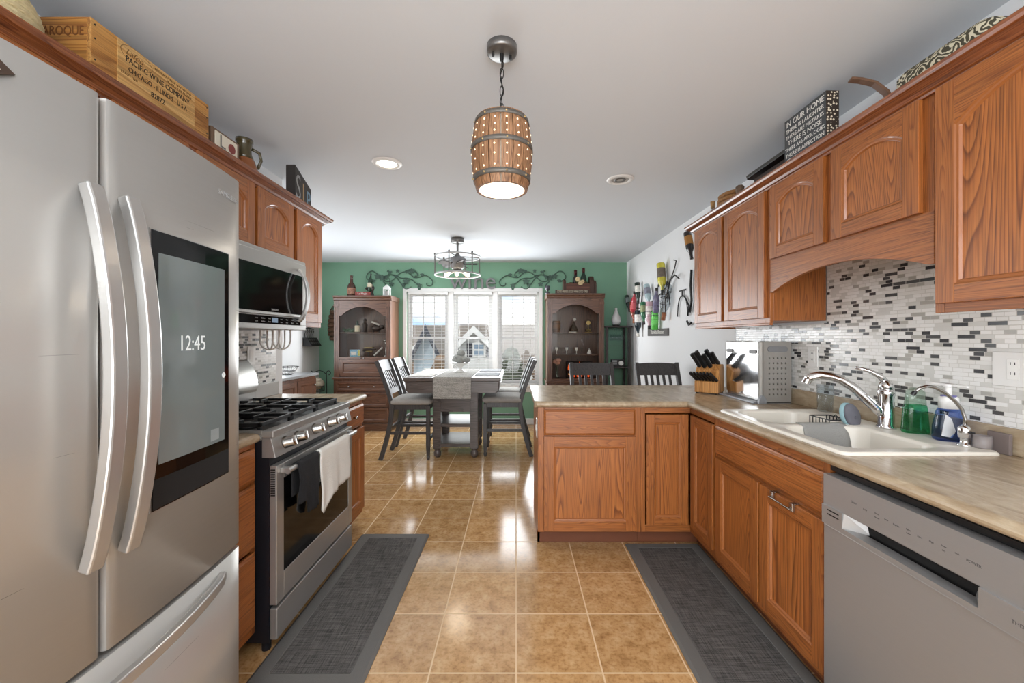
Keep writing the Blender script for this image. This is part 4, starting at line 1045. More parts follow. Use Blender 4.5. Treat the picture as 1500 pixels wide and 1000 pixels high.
# ---------------------------------------------------------------- counter-height chairs
def make_chair(label, group):
    """local: faces +x, seat 0..0.44, centred on y=0"""
    t = thing('counter_chair', label, 'chair', (0, 0, 0), group); hw = .215
    def rear(z):                                # x of the raked rear leg line
        return -.125 * ((.58 - z) / .58) ** 1.6 if z < .58 else -.165 * ((z - .58) / .48) ** 1.25
    for sgn in (-1, 1):
        y = sgn * (hw - .02); pts = [(rear(z) + .01, y, z) for z in [i * 1.06 / 20 for i in range(21)]]
        b = MB(); b.strap(pts, (0, 1, 0), .034, .046); b.build('leg', stool_m, t, .003)
        b = MB(); b.box(.375, y - .021, .16, .417, y + .021, .585); b.hexa([(.381, y - .015, .05), (.411, y - .015, .05), (.411, y + .015, .05), (.381, y + .015, .05)], [(.375, y - .021, .16), (.417, y - .021, .16), (.417, y + .021, .16), (.375, y + .021, .16)])
        b.lathe([(.012, 0), (.018, .02), (.02, .04), (.013, .05)], (.396, y, 0), 12); b.build('leg', stool_m, t, .002)
    b = MB(); b.box(.0, -hw + .02, .54, .40, -hw + .045, .595); b.box(.0, hw - .045, .54, .40, hw - .02, .595); b.box(.39, -hw + .04, .54, .412, hw - .04, .595); b.box(.0, -hw + .04, .54, .02, hw - .04, .595); b.build('seat_frame', stool_m, t, .002)
    b = MB(); R = lambda e, z, r_=.04: [(x, y, z) for x, y in rrect(-.012 + e, -hw - .008 + e, .432 - e, hw + .008 - e, r_, 5)]
    b.loft([R(.012, .595), R(0, .605), R(0, .632), R(.012, .65), R(.05, .660), R(.13, .664)], 0, True); b.build('seat_cushion', cushion_m, t)
    b = MB()
    b.box(-.0, -hw + .04, .335, .03, hw - .04, .36) if False else None
    b.box(.383, -hw + .04, .20, .409, hw - .04, .235)
    for y in (-hw + .02, hw - .02): b.box(-.02, y - .011, .275, .39, y + .011, .305)
    b.box(rear(.33) - .005, -hw + .035, .32, rear(.33) + .02, hw - .035, .35)
    b.build('stretchers', stool_m, t, .002)
    # top rail, lower rail, slats, all following the rake; the top rail is slightly curved
    n = 8; rows = []
    for k in range(n + 1):
        y = -hw + 2 * hw * k / n; bow = -.018 * (1 - (2 * k / n - 1) ** 2); crest = .012 * (1 - (2 * k / n - 1) ** 2)
        xa, xb = rear(.945) + bow, rear(1.05) + bow
        rows.append([(xa - .002, y, .945), (xa + .022, y, .945), (xb + .022, y, 1.052 + crest), (xb - .002, y, 1.052 + crest)])
    b = MB(); b.loft(rows, 0); b.build('top_rail', stool_m, t, .003)
    b = MB(); b.hexa([(rear(.70), -hw + .035, .70), (rear(.70) + .02, -hw + .035, .70), (rear(.70) + .02, hw - .035, .70), (rear(.70), hw - .035, .70)], [(rear(.755), -hw + .035, .755), (rear(.755) + .02, -hw + .035, .755), (rear(.755) + .02, hw - .035, .755), (rear(.755), hw - .035, .755)]); b.build('lower_rail', stool_m, t, .002)
    for k in range(5):
        y = -.115 + .0575 * k; q = 1 - (2 * (k + 1) / 6 - 1) ** 2
        pts = [(rear(z) + .01 - .018 * q * (z - .75) / .2, y, z) for z in (.75, .80, .85, .90, .95)]
        b = MB(); b.strap(pts, (0, 1, 0), .026, .012); b.build('slat', stool_m, t, .001)
    return t
ch = make_chair('grey slat-back counter chair on the left of the table, nearer the range', 'chairs at the dining table')
ch.location = (-1.335, 4.50, 0)
dup(ch, (-1.335, 5.04, 0), 0, 'grey slat-back counter chair on the left of the table, nearer the window')
dup(ch, (.055, 4.64, 0), PI, 'grey slat-back counter chair on the right of the table, nearer the peninsula')
dup(ch, (.055, 5.16, 0), PI, 'grey slat-back counter chair on the right of the table, nearer the window')
dup(ch, (.735, 3.80, 0), -PI / 2, 'dark slat-back counter chair behind the peninsula, in front of the display cabinet', 'chairs at the peninsula')
dup(ch, (1.375, 3.80, 0), -PI / 2, 'dark slat-back counter chair behind the peninsula, next to the right-hand wall', 'chairs at the peninsula')

# ---------------------------------------------------------------- dining table
tx0, tx1, ty0, ty1 = -1.155, -.155, 4.10, 5.20
tb = thing('dining_table', 'counter-height grey-brown dining table with storage pedestal base', 'table', ((tx0 + tx1) / 2, (ty0 + ty1) / 2, 0))
b = MB(); R = lambda e, z: [(x, y, z) for x, y in rrect(tx0 + e, ty0 + e, tx1 - e, ty1 - e, .012, 3)]
b.loft([R(.008, .862), R(0, .868), R(0, .896), R(.006, .904)], 0); b.build('tabletop', table_m, tb)
b = MB(); 
b.loft([[(x, y, z) for x, y in rrect(tx0 + e, ty0 + .02, tx1 - e, ty1 - .02, .01, 2)] for e, z in ((.05, .745), (.022, .77), (.014, .862))], 0); b.build('apron', table_m, tb)
lx0, lx1, ly0, ly1 = -.905, -.415, 4.38, 4.98
for x in (lx0, lx1 - .085):
    for y in (ly0, ly1 - .085):
        b = MB(); b.box(x, y, .10, x + .085, y + .085, .745); b.lathe([(.022, 0), (.040, .025), (.042, .055), (.028, .08), (.036, .10)], (x + .0425, y + .0425, 0), 16); b.build('leg', table_m, tb, .004)
for y in (ly0 + .012, ly1 - .03): MB().box(lx0 + .08, y, .50, lx1 - .08, y + .018, .745).build('end_panel', table_m, tb, .002)
for z in (.335, .115):
    b = MB(); b.box(lx0 + .02, ly0 + .02, z, lx1 - .02, ly1 - .02, z + .035); b.build('shelf', table_m, tb, .002)
# table runner, centrepiece, place mats
rx0, rx1 = -.845, -.460
b = MB(); z = .9075; path = [(ty1 + .006, .78), (ty1 + .006, .86), (ty1 + .004, z - .004), (ty1 - .006, z)] + [(ty1 - (ty1 - ty0) * k / 10, z) for k in range(1, 10)] + [(ty0 + .006, z), (ty0 - .004, z - .004), (ty0 - .006, .86), (ty0 - .007, .69)]
b.loft([[(x, y, zz) for y, zz in path] for x in (rx0, rx1)], 0, False, False, False, closed=False)
o = b.build('table_runner', runner_weave, None, loc=((rx0 + rx1) / 2, 4.65, .905)); s = o.modifiers.new('thick', 'SOLIDIFY'); s.thickness = .003; s.offset = 0
tag(o, 'grey woven runner draped down the front of the dining table', 'runner')
ct = thing('centrepiece', 'white footed bowl heaped with grey cabbage-like leaves on the table runner', 'centrepiece', (-.655, 4.72, .909))
b = MB(); b.lathe([(.075, .909), (.07, .918), (.025, .935), (.022, .96), (.05, .985), (.105, 1.01), (.11, 1.02), (.0001, 1.0)], (-.655, 4.72, 0), 24); b.build('footed_bowl', ceramic, ct)
b = MB(); rnd = random.Random(2)
for i in range(16):
    a = rnd.random() * 2 * PI; r = .085 * rnd.random() ** .5; h = 1.04 + .10 * (1 - r / .1) * rnd.random() ** .5
    b.ball((-.655 + r * math.cos(a), 4.72 + r * math.sin(a), h), .04, .04, .028, 8, 6)
b.ball((-.655, 4.72, 1.06), .085, .085, .05); b.ball((-.645, 4.72, 1.125), .05, .05, .04)
b.build('leaves', mat('dusty_grey_green', (150, 152, 148), .9), ct)
for lab, x0, x1, y0, y1, m in (('white cloth place mat at the front left of the table', -1.13, -.87, 4.16, 4.52, 'w'), ('white cloth place mat at the back left of the table', -1.13, -.87, 4.74, 5.10, 'w'),
                               ('grey plaid place mat at the front right of the table', -.44, -.18, 4.22, 4.58, 'p'), ('grey plaid place mat at the back right of the table', -.44, -.18, 4.76, 5.12, 'p')):
    mm = mat('place_mat_white', (224, 222, 218), .9, bump=(200, .3)) if m == 'w' else mat('place_mat_plaid', (160, 162, 166), .9, noise=(30, .35))
    b = MB(); R = lambda e, z: [(x, y, z) for x, y in rrect(x0 + e, y0 + e, x1 - e, y1 - e, .02, 4)]
    b.loft([R(0, .9045), R(0, .911), R(.006, .914)], 0); tag(b.build('place_mat', mm, None, loc=((x0 + x1) / 2, (y0 + y1) / 2, .905)), lab, 'place mat', 'place mats on the dining table')

# ---------------------------------------------------------------- caged fan light above the table
fx, fy = -.672, 4.62
fl = thing('fan_light', 'caged drum ceiling fan light with glowing bulbs over the dining table', 'light', (fx, fy, ZC))
b = MB(); b.lathe([(.068, 2.395), (.075, 2.40), (.075, 2.448)], (fx, fy, 0), 24); b.build('canopy', grey_metal, fl)
b = MB(); b.cyl((fx, fy, 2.27), (fx, fy, 2.395), .013); b.lathe([(.03, 2.245), (.028, 2.262), (.014, 2.28)], (fx, fy, 0), 16); b.build('down_rod', grey_metal, fl)
for z in (2.235, 2.03):
    b = MB(); b.lathe([(.250, z - .008), (.262, z - .008), (.262, z + .008), (.250, z + .008), (.250, z - .008)], (fx, fy, 0), 40, cap0=False, cap1=False); b.build('cage_ring', mat('light_grey_metal', (190, 190, 190), .35, .6), fl)
for k in range(6):
    a = 2 * PI * k / 6 + .3; x, y = fx + .256 * math.cos(a), fy + .256 * math.sin(a); b = MB(); b.cyl((x, y, 2.03), (x, y, 2.255), .007, n=8); b.ball((x, y, 2.254), .012); b.build('cage_post', grey_metal, fl)
b = MB()
for k in range(3): a = 2 * PI * k / 3 + .3; b.cyl((fx, fy, 2.24), (fx + .255 * math.cos(a), fy + .255 * math.sin(a), 2.24), .006, n=8)
b.build('cage_arms', grey_metal, fl)
b = MB(); b.lathe([(.05, 2.09), (.075, 2.11), (.08, 2.17), (.085, 2.175), (.085, 2.22), (.04, 2.245)], (fx, fy, 0), 24); b.build('motor', mat('fan_grey', (128, 128, 130), .4, .5), fl)
for k in range(5):
    a = 2 * PI * k / 5; M = Matrix.Translation((fx, fy, 2.15)) @ Matrix.Rotation(a, 4, 'Z') @ Matrix.Rotation(.35, 4, 'X')
    b = MB(M); b.prism([(.07, -.03), (.22, -.045), (.235, 0), (.22, .045), (.07, .03)], lambda x, y, d: (x, y, d), 0, .006); b.build('fan_blade', dark_metal, fl)
b = MB(); b.lathe([(.05, 2.055), (.052, 2.09)], (fx, fy, 0), 20); b.build('light_hub', grey_metal, fl)
for k in range(3):
    a = math.radians((205, 275, 340)[k]); c, s = math.cos(a), math.sin(a)
    b = MB(); b.cyl((fx + .04 * c, fy + .04 * s, 2.07), (fx + .085 * c, fy + .085 * s, 2.045), .014, n=10); so = b.build('socket', grey_metal, fl)
    d = Vector((c, s, -.55)).normalized(); A = d.to_track_quat('Z', 'Y').to_matrix()
    b = MB(); b.lathe([(.012, 0), (.016, .015), (.024, .045), (.022, .065), (.0001, .08)], (fx + .085 * c, fy + .085 * s, 2.045), 12, axis=A); b.build('bulb', bulb_m, so)
lamp('fan_light_glow', 'POINT', (fx, fy, 1.94), 4, (1, .86, .66), .12)

# ---------------------------------------------------------------- wine-barrel pendant
px_, py_ = -.056, 1.58
pd = thing('pendant_lamp', 'wooden wine-barrel pendant lamp hanging on a chain', 'lamp', (px_, py_, ZC))
b = MB(); b.lathe([(.052, 2.418), (.059, 2.422), (.059, 2.449)], (px_, py_, 0), 28); b.build('canopy', grey_metal, pd)
b = MB()
for dx, dy in ((-.034, -.01), (.034, .008)): b.cyl((px_ + dx, py_ + dy, 2.402), (px_ + dx, py_ + dy, 2.419), .005, n=8)
b.cyl((px_, py_, 2.392), (px_, py_, 2.42), .008, n=10); b.build('canopy_screws', black_iron, pd)
zt_, zb_ = 2.157, 1.882; nl = 7; b = MB()
for k in range(nl):
    z1 = 2.398 - k * (2.398 - zt_) / nl; z0 = z1 - (2.398 - zt_) / nl - .008; hx = .007
    pts = []
    for i in range(16):
        a = 2 * PI * i / 16; u = hx * math.cos(a); v = (z0 + z1) / 2 + (z1 - z0) / 2 * math.sin(a)
        pts.append((px_ + (u if k % 2 else 0), py_ + (0 if k % 2 else u), v))
    b.tube(pts, .0018, 6, closed=True)
b.build('chain', black_iron, pd)
cp = [(px_ + .006 * math.sin(i * 1.1), py_ - .004 + .004 * math.cos(i), 2.40 - (2.40 - zt_) * i / 14) for i in range(15)]
b = MB(); b.tube(cp, .0025, 6); b.build('cord', black_plastic, pd)
def bar_r(z): q = (z - (zt_ + zb_) / 2) / ((zt_ - zb_) / 2); return .119 - .019 * q * q
# closed staves; glowing dots added later stand in for light through holes
nst = 16; b = MB(); prof = [zb_ + (zt_ - zb_) * i / 18 for i in range(19)]
holes = []
for s_ in range(nst):
    a0 = 2 * PI * s_ / nst + .02; a1 = 2 * PI * (s_ + 1) / nst - .012; th = .010
    ring = []
    for z in prof:
        r = bar_r(z); sec = []
        for rr, order in ((r, 1), (r - th, -1)):
            for k in range(4)[::order]: a = a0 + (a1 - a0) * k / 3; sec.append((px_ + rr * math.cos(a), py_ + rr * math.sin(a), z))
        ring.append(sec)
    b.loft(ring, 0, False)
sb_ = b
b = MB(); b.lathe([(bar_r(z) - .0118, z) for z in prof], (px_, py_, 0), 48, cap0=False, cap1=False); b.build('liner', mat('barrel_inside', (228, 216, 198), .7), pd)
b = MB()
for z in (zt_ - .016, zb_ + .155, zb_ + .038):
    b.lathe([(bar_r(z - .008) + .0005, z - .009), (bar_r(z - .008) + .003, z - .009), (bar_r(z + .008) + .003, z + .009), (bar_r(z + .008) + .0005, z + .009)], (px_, py_, 0), 48, cap0=False, cap1=False)
b.build('hoops', mat('barrel_hoop_metal', (104, 100, 94), .5, .4), pd)
b = MB(); b.lathe([(.0001, zt_ - .02), (bar_r(zt_) - .012, zt_ - .02), (bar_r(zt_) - .012, zt_ - .006), (.0001, zt_ - .006)], (px_, py_, 0), 28); b.build('top_board', barrel_wood, pd)
glow = mat('light_through_hole', (255, 236, 206), .5, emit=(255, 228, 190), estr=1.3)  # emissive dots painting the lamplight that would pass through pin holes
b = sb_
for s_ in range(nst):
    a = 2 * PI * (s_ + .5) / nst
    for z in [zb_ + .060, zb_ + .098, zb_ + .132, zb_ + .180, zb_ + .207, zb_ + .234]:
        r = bar_r(z) + .0012; c, q = math.cos(a), math.sin(a)
        b.cyl((px_ + (r - .003) * c, py_ + (r - .003) * q, z), (px_ + r * c, py_ + r * q, z), .0031, n=8, mi=1, smooth=False)
b.build('staves', [barrel_wood, glow], pd)
b = MB()
for s_ in range(0, nst, 2):
    a = 2 * PI * (s_ + .5) / nst; c, q = math.cos(a), math.sin(a)
    for z in (zt_ - .016, zb_ + .155, zb_ + .038): r = bar_r(z) + .003; b.ball((px_ + r * c, py_ + r * q, z), .004, n=8, m=6)
b.build('hoop_rivets', mat('brass_rivet', (196, 170, 120), .35, .8), pd)
b = MB(); b.lathe([(.012, 2.06), (.03, 2.03), (.034, 2.0), (.022, 1.978), (.0001, 1.97)], (px_, py_, 0), 16); b.cyl((px_, py_, 2.06), (px_, py_, zt_ - .02), .014, n=10); b.build('bulb', bulb_m, pd)
lamp('pendant_glow', 'POINT', (px_, py_, 1.93), 1.1, (1, .94, .86), .04)

# recessed downlights
def downlight(label, x, y, on):
    t = thing('recessed_light', label, 'light', (x, y, ZC), None)
    b = MB(); b.lathe([(.060, ZC - .001), (.068, ZC - .010), (.090, ZC - .006), (.096, ZC - .0005)], (x, y, 0), 32, cap0=False, cap1=False); b.build('trim_ring', white_paint, t)
    b = MB(); b.lathe([(.0001, ZC - .004), (.061, ZC - .004)], (x, y, 0), 28, cap0=False, cap1=False); b.build('lens', lens_m if on else mat('unlit_lens', (176, 175, 172), .5), t)
    if not on:
        b = MB(); b.lathe([(.025, ZC - .006), (.038, ZC - .006), (.04, ZC - .004)], (x, y, 0), 24, cap0=False, cap1=False); b.build('gimbal', grey_metal, t)
    return t
downlight('lit recessed ceiling light left of the barrel pendant', -.845, 2.64, True)
downlight('unlit recessed ceiling light right of the barrel pendant', .752, 2.91, False)
lamp('downlight_beam', 'SPOT', (-.845, 2.64, ZC - .02), 12, (1, .93, .82), .06, rot=(0, 0, 0), angle=math.radians(130))

# ---------------------------------------------------------------- sideboard, plant stand, hangings
sb = thing('sideboard', 'low brown cabinet with a grey top along the left dining wall', 'cabinet', (-2.8, 4.6, 0))
b = MB(); b.box(XD + .002, 3.9, .08, -2.64, 5.30, .82); b.box(XD + .02, 3.92, 0, -2.68, 5.28, .08); b.build('case', cherry['z'], sb, .003)
MB().box(XD + .002, 3.88, .82, -2.61, 5.33, .852).build('top', mat('grey_stone_top', (150, 152, 154), .3), sb, .004)
for k in range(3):
    y = 3.93 + .455 * k
    d = door_mb(FL(-2.64, y, .12), .44, .66, .06).build('door', [cherry['z'], cherry['y'], cherry['z']], sb, .001)
    b = MB(); b.ball((-2.61, y + (.05 if k == 1 else .39), .70), .014); b.build('knob', nickel, d)
t = thing('wire_bowl', 'black and silver wire bowl on the sideboard', 'bowl', (-2.84, 4.98, .852))
b = MB()
for r, z in ((.06, .857), (.10, .90), (.135, .95)): b.tube([(-2.84 + r * math.cos(2 * PI * i / 28), 4.98 + r * math.sin(2 * PI * i / 28), z) for i in range(28)], .004, 6, closed=True)
b.build('rings', black_iron, t)
b = MB()
for i in range(16):
    a = 2 * PI * i / 16; b.tube([(-2.84 + r * math.cos(a), 4.98 + r * math.sin(a), z) for r, z in ((.06, .857), (.085, .875), (.10, .90), (.135, .95))], .0025, 5)
b.build('ribs', nickel, t)
# wrought-iron basket stand
ps = thing('basket_stand', 'black wrought-iron scroll stand holding a fabric basket beside the sideboard', 'stand', (-2.86, 5.85, 0))
b = MB(); cx, cy = -2.86, 5.86
for sx in (-1, 1):
    b.tube([(cx + sx * .11, cy, 0), (cx + sx * .105, cy, .5), (cx + sx * .10, cy, .78)] + [(cx + sx * (.13 - .03 * math.cos(a)), cy, .80 + .03 * math.sin(a)) for a in [k * PI / 6 for k in range(10)]], .006, 6)
    b.tube([(cx + sx * .10, cy - .2, 0), (cx + sx * .10, cy - .19, .55)], .006, 6)
b.tube([(cx - .1, cy, .78), (cx - .05, cy, .82), (cx, cy, .835), (cx + .05, cy, .82), (cx + .1, cy, .78)], .006, 6)
for z in (.55, .62): b.tube([(cx + .11 * math.cos(a), cy - .1 + .1 * math.sin(a), z) for a in [2 * PI * i / 20 for i in range(20)]], .005, 6, closed=True)
for i in range(12): a = 2 * PI * i / 12; b.cyl((cx + .11 * math.cos(a), cy - .1 + .1 * math.sin(a), .55), (cx + .11 * math.cos(a), cy - .1 + .1 * math.sin(a), .62), .003, n=5)
b.build('iron_frame', black_iron, ps)
t = tag(MB().ball((cx, cy - .1, .65), .115, .095, .08).ball((cx + .03, cy - .12, .70), .06, .06, .045).build('fabric_bundle', mat('cream_fabric', (196, 186, 166), .9, noise=(25, .25)), None, loc=(cx, cy - .1, .6)), 'cream fabric bundle in the iron basket stand', 'cloth')
hb = thing('hanging_basket', 'black scrolled metal pocket hanging on the left dining wall', 'basket', (XD, 5.75, 1.2))
b = MB(); x0 = XD + .003
b.prism([(0, 1.19), (.13, 1.19), (.125, 1.20), (.055, 1.31), (.045, 1.31), (.105, 1.205), (0, 1.205)], lambda d, z, y: (x0 + d, y, z), 5.62, 5.90)
for y in (5.62, 5.894): b.prism([(0, 1.205), (.105, 1.205), (.045, 1.31), (0, 1.31)], lambda d, z, yy: (x0 + d, yy, z), y, y + .006)
for k in range(5):
    y = 5.65 + .055 * k; b.tube([(x0 + .02, y, 1.29), (x0 + .02, y - .015, 1.36), (x0 + .02, y + .015, 1.40), (x0 + .012, y, 1.44)], .006, 6)
b.tube([(x0 + .012, 5.62, 1.435), (x0 + .012, 5.76, 1.45), (x0 + .012, 5.90, 1.435)], .007, 6)
b.build('pocket', black_iron, hb)
b = MB()
for k in range(4):
    for r_ in range(2):
        cy, cz = 5.66 + .065 * k, 1.235 + .045 * r_; b.tube([(x0 + .128 - (cz + .018 * math.sin(a) * (1 - a / 9) - 1.20) * .64, cy + .022 * math.cos(a) * (1 - a / 9), cz + .018 * math.sin(a) * (1 - a / 9)) for a in [j * .6 for j in range(12)]], .004, 5)
b.build('scrollwork', grey_metal, hb)
wk = thing('hanging_basket', 'brown wicker wall basket hanging left of the display cabinet', 'basket', (-2.68, YB, 1.5))
b = MB(); wick = mat('brown_wicker', (92, 66, 48), .85, bump=(60, .8), noise=(40, .4))
for i in range(7):
    z = 1.27 + .065 * i; r = (.085, .105, .11, .11, .105, .095, .08)[i]
    b.lathe([(r - .012, z), (r, z + .012), (r, z + .05), (r - .012, z + .062)], (-2.725, YB - .02, 0), 16, a0=PI, a1=2 * PI)
b.tube([(-2.725 - .07, YB - .03, 1.72), (-2.725 - .04, YB - .03, 1.78), (-2.725, YB - .03, 1.80), (-2.725 + .04, YB - .03, 1.78), (-2.725 + .07, YB - .03, 1.72)], .008, 6)
b.build('weave', wick, wk)
# white wire loops under the left end cabinet
for i, (y, lab) in enumerate(((2.60, 'nearer'), (2.735, 'farther'))):
    t = thing('wire_hanger', 'white looped wire hanger under the left end cabinet, the %s of two' % lab, 'hanger', (-1.58, y, 1.364), 'wire hangers under the cabinet')
    for k in range(2):
        c, s_ = math.cos(.9 + k * 1.5), math.sin(.9 + k * 1.5)
        pts = [(-1.59 + .055 * math.cos(a) * c, y + .055 * math.cos(a) * s_, 1.29 + .06 * math.sin(a)) for a in [PI + PI * j / 14 for j in range(15)]]
        pts = [(pts[0][0], pts[0][1], 1.372)] + pts + [(pts[-1][0], pts[-1][1], 1.372)]
        b = MB(); b.tube(pts, .0055, 8); b.build('loop', ceramic, t)
# ---------------------------------------------------------------- on the right worktop
def wine_bottle(b, x, y, z, s=1.0, axis=None, mi=0):
    pr = [(.034, 0), (.0375, .006), (.0375, .17), (.034, .195), (.018, .225), (.0145, .25), (.0145, .285), (.016, .286), (.016, .30), (.0001, .30)]
    return b.lathe([(r * s, h * s) for r, h in pr], (x, y, z), 18, mi, axis=axis)
# knife block turned towards the left
KB = Matrix.Translation((1.385, 2.885, CT)) @ Matrix.Rotation(math.radians(-40), 4, 'Z')
kb = thing('knife_block', 'light wooden knife block full of black-handled knives beside the bread bin', 'knife block', (1.385, 2.885, CT))
b = MB(KB)
# local: x = row direction (width .155), y = depth (front -y), z up
prof = [(-.085, .008), (-.085, .085), (-.045, .098), (-.060, .165), (-.005, .205), (.060, .205), (.085, .16), (.085, .008)]
b.prism(prof, lambda y, z, d: (d, y, z), -.078, .078); b.build('block', block_wood, kb, .004)
b = MB(KB)
for x in (-.07, .055):
    for y in (-.08, .065): b.box(x, y, 0, x + .015, y + .015, .008)
b.build('feet', black_plastic, kb)
def knife(lab, x, y, z, L, wdt, lean, grp, thk=.023):
    t = thing('kitchen_knife', lab, 'knife', tuple(KB @ Vector((x, y, z))), grp)
    M = KB @ Matrix.Translation((x, y, z)) @ Matrix.Rotation(lean, 4, 'X') @ Matrix.Rotation(math.radians(-20), 4, 'Y')
    b = MB(M); b.loft([[(-thk / 2, -wdt / 2, 0), (thk / 2, -wdt / 2, 0), (thk / 2, wdt / 2, 0), (-thk / 2, wdt / 2, 0)], [(-thk / 2, -wdt * .42, L * .5), (thk / 2, -wdt * .42, L * .5), (thk / 2, wdt * .42, L * .5), (-thk / 2, wdt * .42, L * .5)], [(-thk / 2, -wdt * .6, L), (thk / 2, -wdt * .6, L), (thk / 2, wdt * .5, L), (-thk / 2, wdt * .5, L)]])
    b.build('handle', black_plastic, t, .003)
    b = MB(M); b.box(-.004, -wdt * .45, -.006, .004, wdt * .45, .001); b.build('bolster', nickel, t)
for k in range(7): knife('small black-handled steak knife in the lower row of the knife block', -.066 + .022 * k, -.066, .093, .088, .022, math.radians(48), 'steak knives in the block', .014)
for x, y, z, L, wd, lab in ((-.055, -.034, .186, .115, .026, 'black-handled kitchen knife at the left of the upper row in the block'), (-.018, -.036, .186, .135, .034, 'broad black-handled cleaver-like knife in the upper row of the block'), (.018, -.034, .186, .112, .026, 'black-handled kitchen knife third in the upper row of the block'), (.030, .012, .205, .125, .028, 'tall black-handled knife standing at the back of the block'), (.058, .012, .205, .105, .024, 'black-handled knife at the back right of the block')):
    knife(lab, x, y, z, L, wd, math.radians(30), None)

# bread bin
bx0, bx1, by0, by1 = 1.455, 1.640, 2.40, 2.80; bz = CT
bn = thing('bread_bin', 'polished steel bread bin with a perforated grey side on the worktop', 'bread bin', (1.55, 2.6, CT))
gp_ = mat('bin_grey', (156, 152, 146), .45, .3)
b = MB(); b.box(bx0 + .004, by0 + .018, bz + .014, bx1, by1 - .018, bz + .365); b.build('bin_body', mat('bin_shell', (196, 195, 193), .25, .9), bn, .003)
# perforated end: frame plus grid with real holes
M = FC(bx0 + .02, by0, bz); W, H = bx1 - bx0 - .02, .37
b = MB(M)
def plate_holes(b, W, H, holes_u, holes_v, hu, hv, t):
    us = [0]; 
    for u in holes_u: us += [u - hu / 2, u + hu / 2]
    us.append(W); vs = [0]
    for v in holes_v: vs += [v - hv / 2, v + hv / 2]
    vs.append(H)
    for j in range(len(vs) - 1):
        if j % 2 == 0: b.box(0, vs[j], -t, W, vs[j + 1], 0)
        else:
            for i in range(0, len(us) - 1, 2): b.box(us[i], vs[j], -t, us[i + 1], vs[j + 1], 0)
plate_holes(b, W, H, [.035 + .024 * i for i in range(5)], [.055 + .031 * i for i in range(8)], .0075, .0085, .014)
b.build('perforated_end', gp_, bn)
b = MB(M); b.prism(rrect(.022, .308, W - .022, .342, .016, 5), lambda u, v, d: (u, v, d), -.002, .004); b.build('side_grip', mat('grip_grey', (124, 124, 126), .5), bn, .001)
MB(M).box(.004, .016, -.017, W - .004, .36, -.0145).build('end_backing', mat('bin_inside', (60, 50, 44), .7), bn)
MB().box(bx0 + .02, by1 - .014, bz + .012, bx1, by1, bz + .37).build('far_end', gp_, bn, .004)
for ya, yb in ((by0 - .004, by0 + .020), (by1 - .018, by1 + .002)): MB().box(bx0 - .002, ya, bz + .012, bx0 + .022, yb, bz + .372).build('corner_post', gp_, bn, .008)
mirror = mat('polished_steel', (222, 222, 223), .09, 1.0, bump=(3.2, .10))
M = FR(bx0, by1 - .02, bz)
b = MB(M); n = 14; Wd_ = by1 - by0 - .04
b.loft([[(Wd_ * i / n, .035, .001 + .003 * math.sin(PI * i / n)) for i in range(n + 1)], [(Wd_ * i / n, .16, .002 + .005 * math.sin(PI * i / n)) for i in range(n + 1)], [(Wd_ * i / n, .29, .001 + .003 * math.sin(PI * i / n)) for i in range(n + 1)]], 0, True, False, False, closed=False)
b.box(0, .325, -.004, Wd_, .366, .003, 0)
do = b.build('drop_door', mirror, bn)
b = MB(M); b.box(0, .292, -.004, Wd_, .323, .002); b.build('handle_strip', nickel, do, .001)
b = MB(M)
for u in (.012, Wd_ - .085): b = MB(M); b.prism(rrect(u, .296, u + .07, .320, .011, 4), lambda a, c_, d: (a, c_, d), .002, .008); b.build('hinge_cap', mat('grip_grey', (124, 124, 126), .5), do, .001)
b = MB(); b.box(bx0 - .045, by0 + .0, bz + .0, bx1, by1 + .005, bz + .012); b.prism([(0, 0), (.05, 0), (.05, .03), (.035, .05), (.02, .05), (.004, .03)], lambda u, v, d: (bx0 - .024 + u, d, bz + v), by0 - .022, by0 - .006); b.build('base_tray', mat('base_grey', (150, 152, 156), .4, .4), bn, .003)

# faucets
fa = thing('faucet', 'chrome single-lever kitchen faucet with a long arched spout', 'faucet', (1.562, 1.70, .926))
b = MB(); b.lathe([(.034, .926), (.034, .934), (.028, .94), (.0265, 1.06), (.030, 1.068), (.030, 1.082), (.026, 1.09)], (1.562, 1.70, 0), 24); b.build('body', chrome, fa)
pts = [(1.55, 1.704, .985), (1.53, 1.71, 1.005), (1.49, 1.722, 1.05), (1.45, 1.735, 1.095), (1.41, 1.748, 1.125), (1.37, 1.76, 1.140), (1.335, 1.772, 1.142), (1.305, 1.782, 1.132), (1.29, 1.787, 1.118)]
b = MB(); b.tube(pts, .0175, 14, taper=(1.1, 1.0)); b.cyl((1.293, 1.786, 1.122), (1.286, 1.789, 1.105), .0185, .0165, n=14); b.build('spout', chrome, fa)
b = MB(); b.lathe([(.027, 1.09), (.026, 1.105), (.018, 1.125), (.0001, 1.13)], (1.562, 1.70, 0), 20); b.tube([(1.562, 1.70, 1.115), (1.54, 1.706, 1.145), (1.505, 1.717, 1.166), (1.46, 1.732, 1.178)], .012, 12, taper=(1.2, .55)); b.build('lever', chrome, fa)
fi = thing('filter_tap', 'slim chrome filtered-water tap at the near corner of the sink', 'faucet', (1.575, 1.415, .926))
b = MB(); b.lathe([(.02, .926), (.02, .932), (.012, .936), (.012, .955), (.017, .956), (.017, .99), (.009, 1.0)], (1.575, 1.415, 0), 18); b.build('base', chrome, fi)
pts = [(1.575, 1.415, .995), (1.578, 1.415, 1.02), (1.568, 1.417, 1.055), (1.545, 1.42, 1.085), (1.515, 1.423, 1.112), (1.485, 1.427, 1.130), (1.46, 1.43, 1.135), (1.438, 1.433, 1.128), (1.42, 1.436, 1.112)]
b = MB(); b.tube(pts, .0055, 10); b.build('spout', nickel, fi)
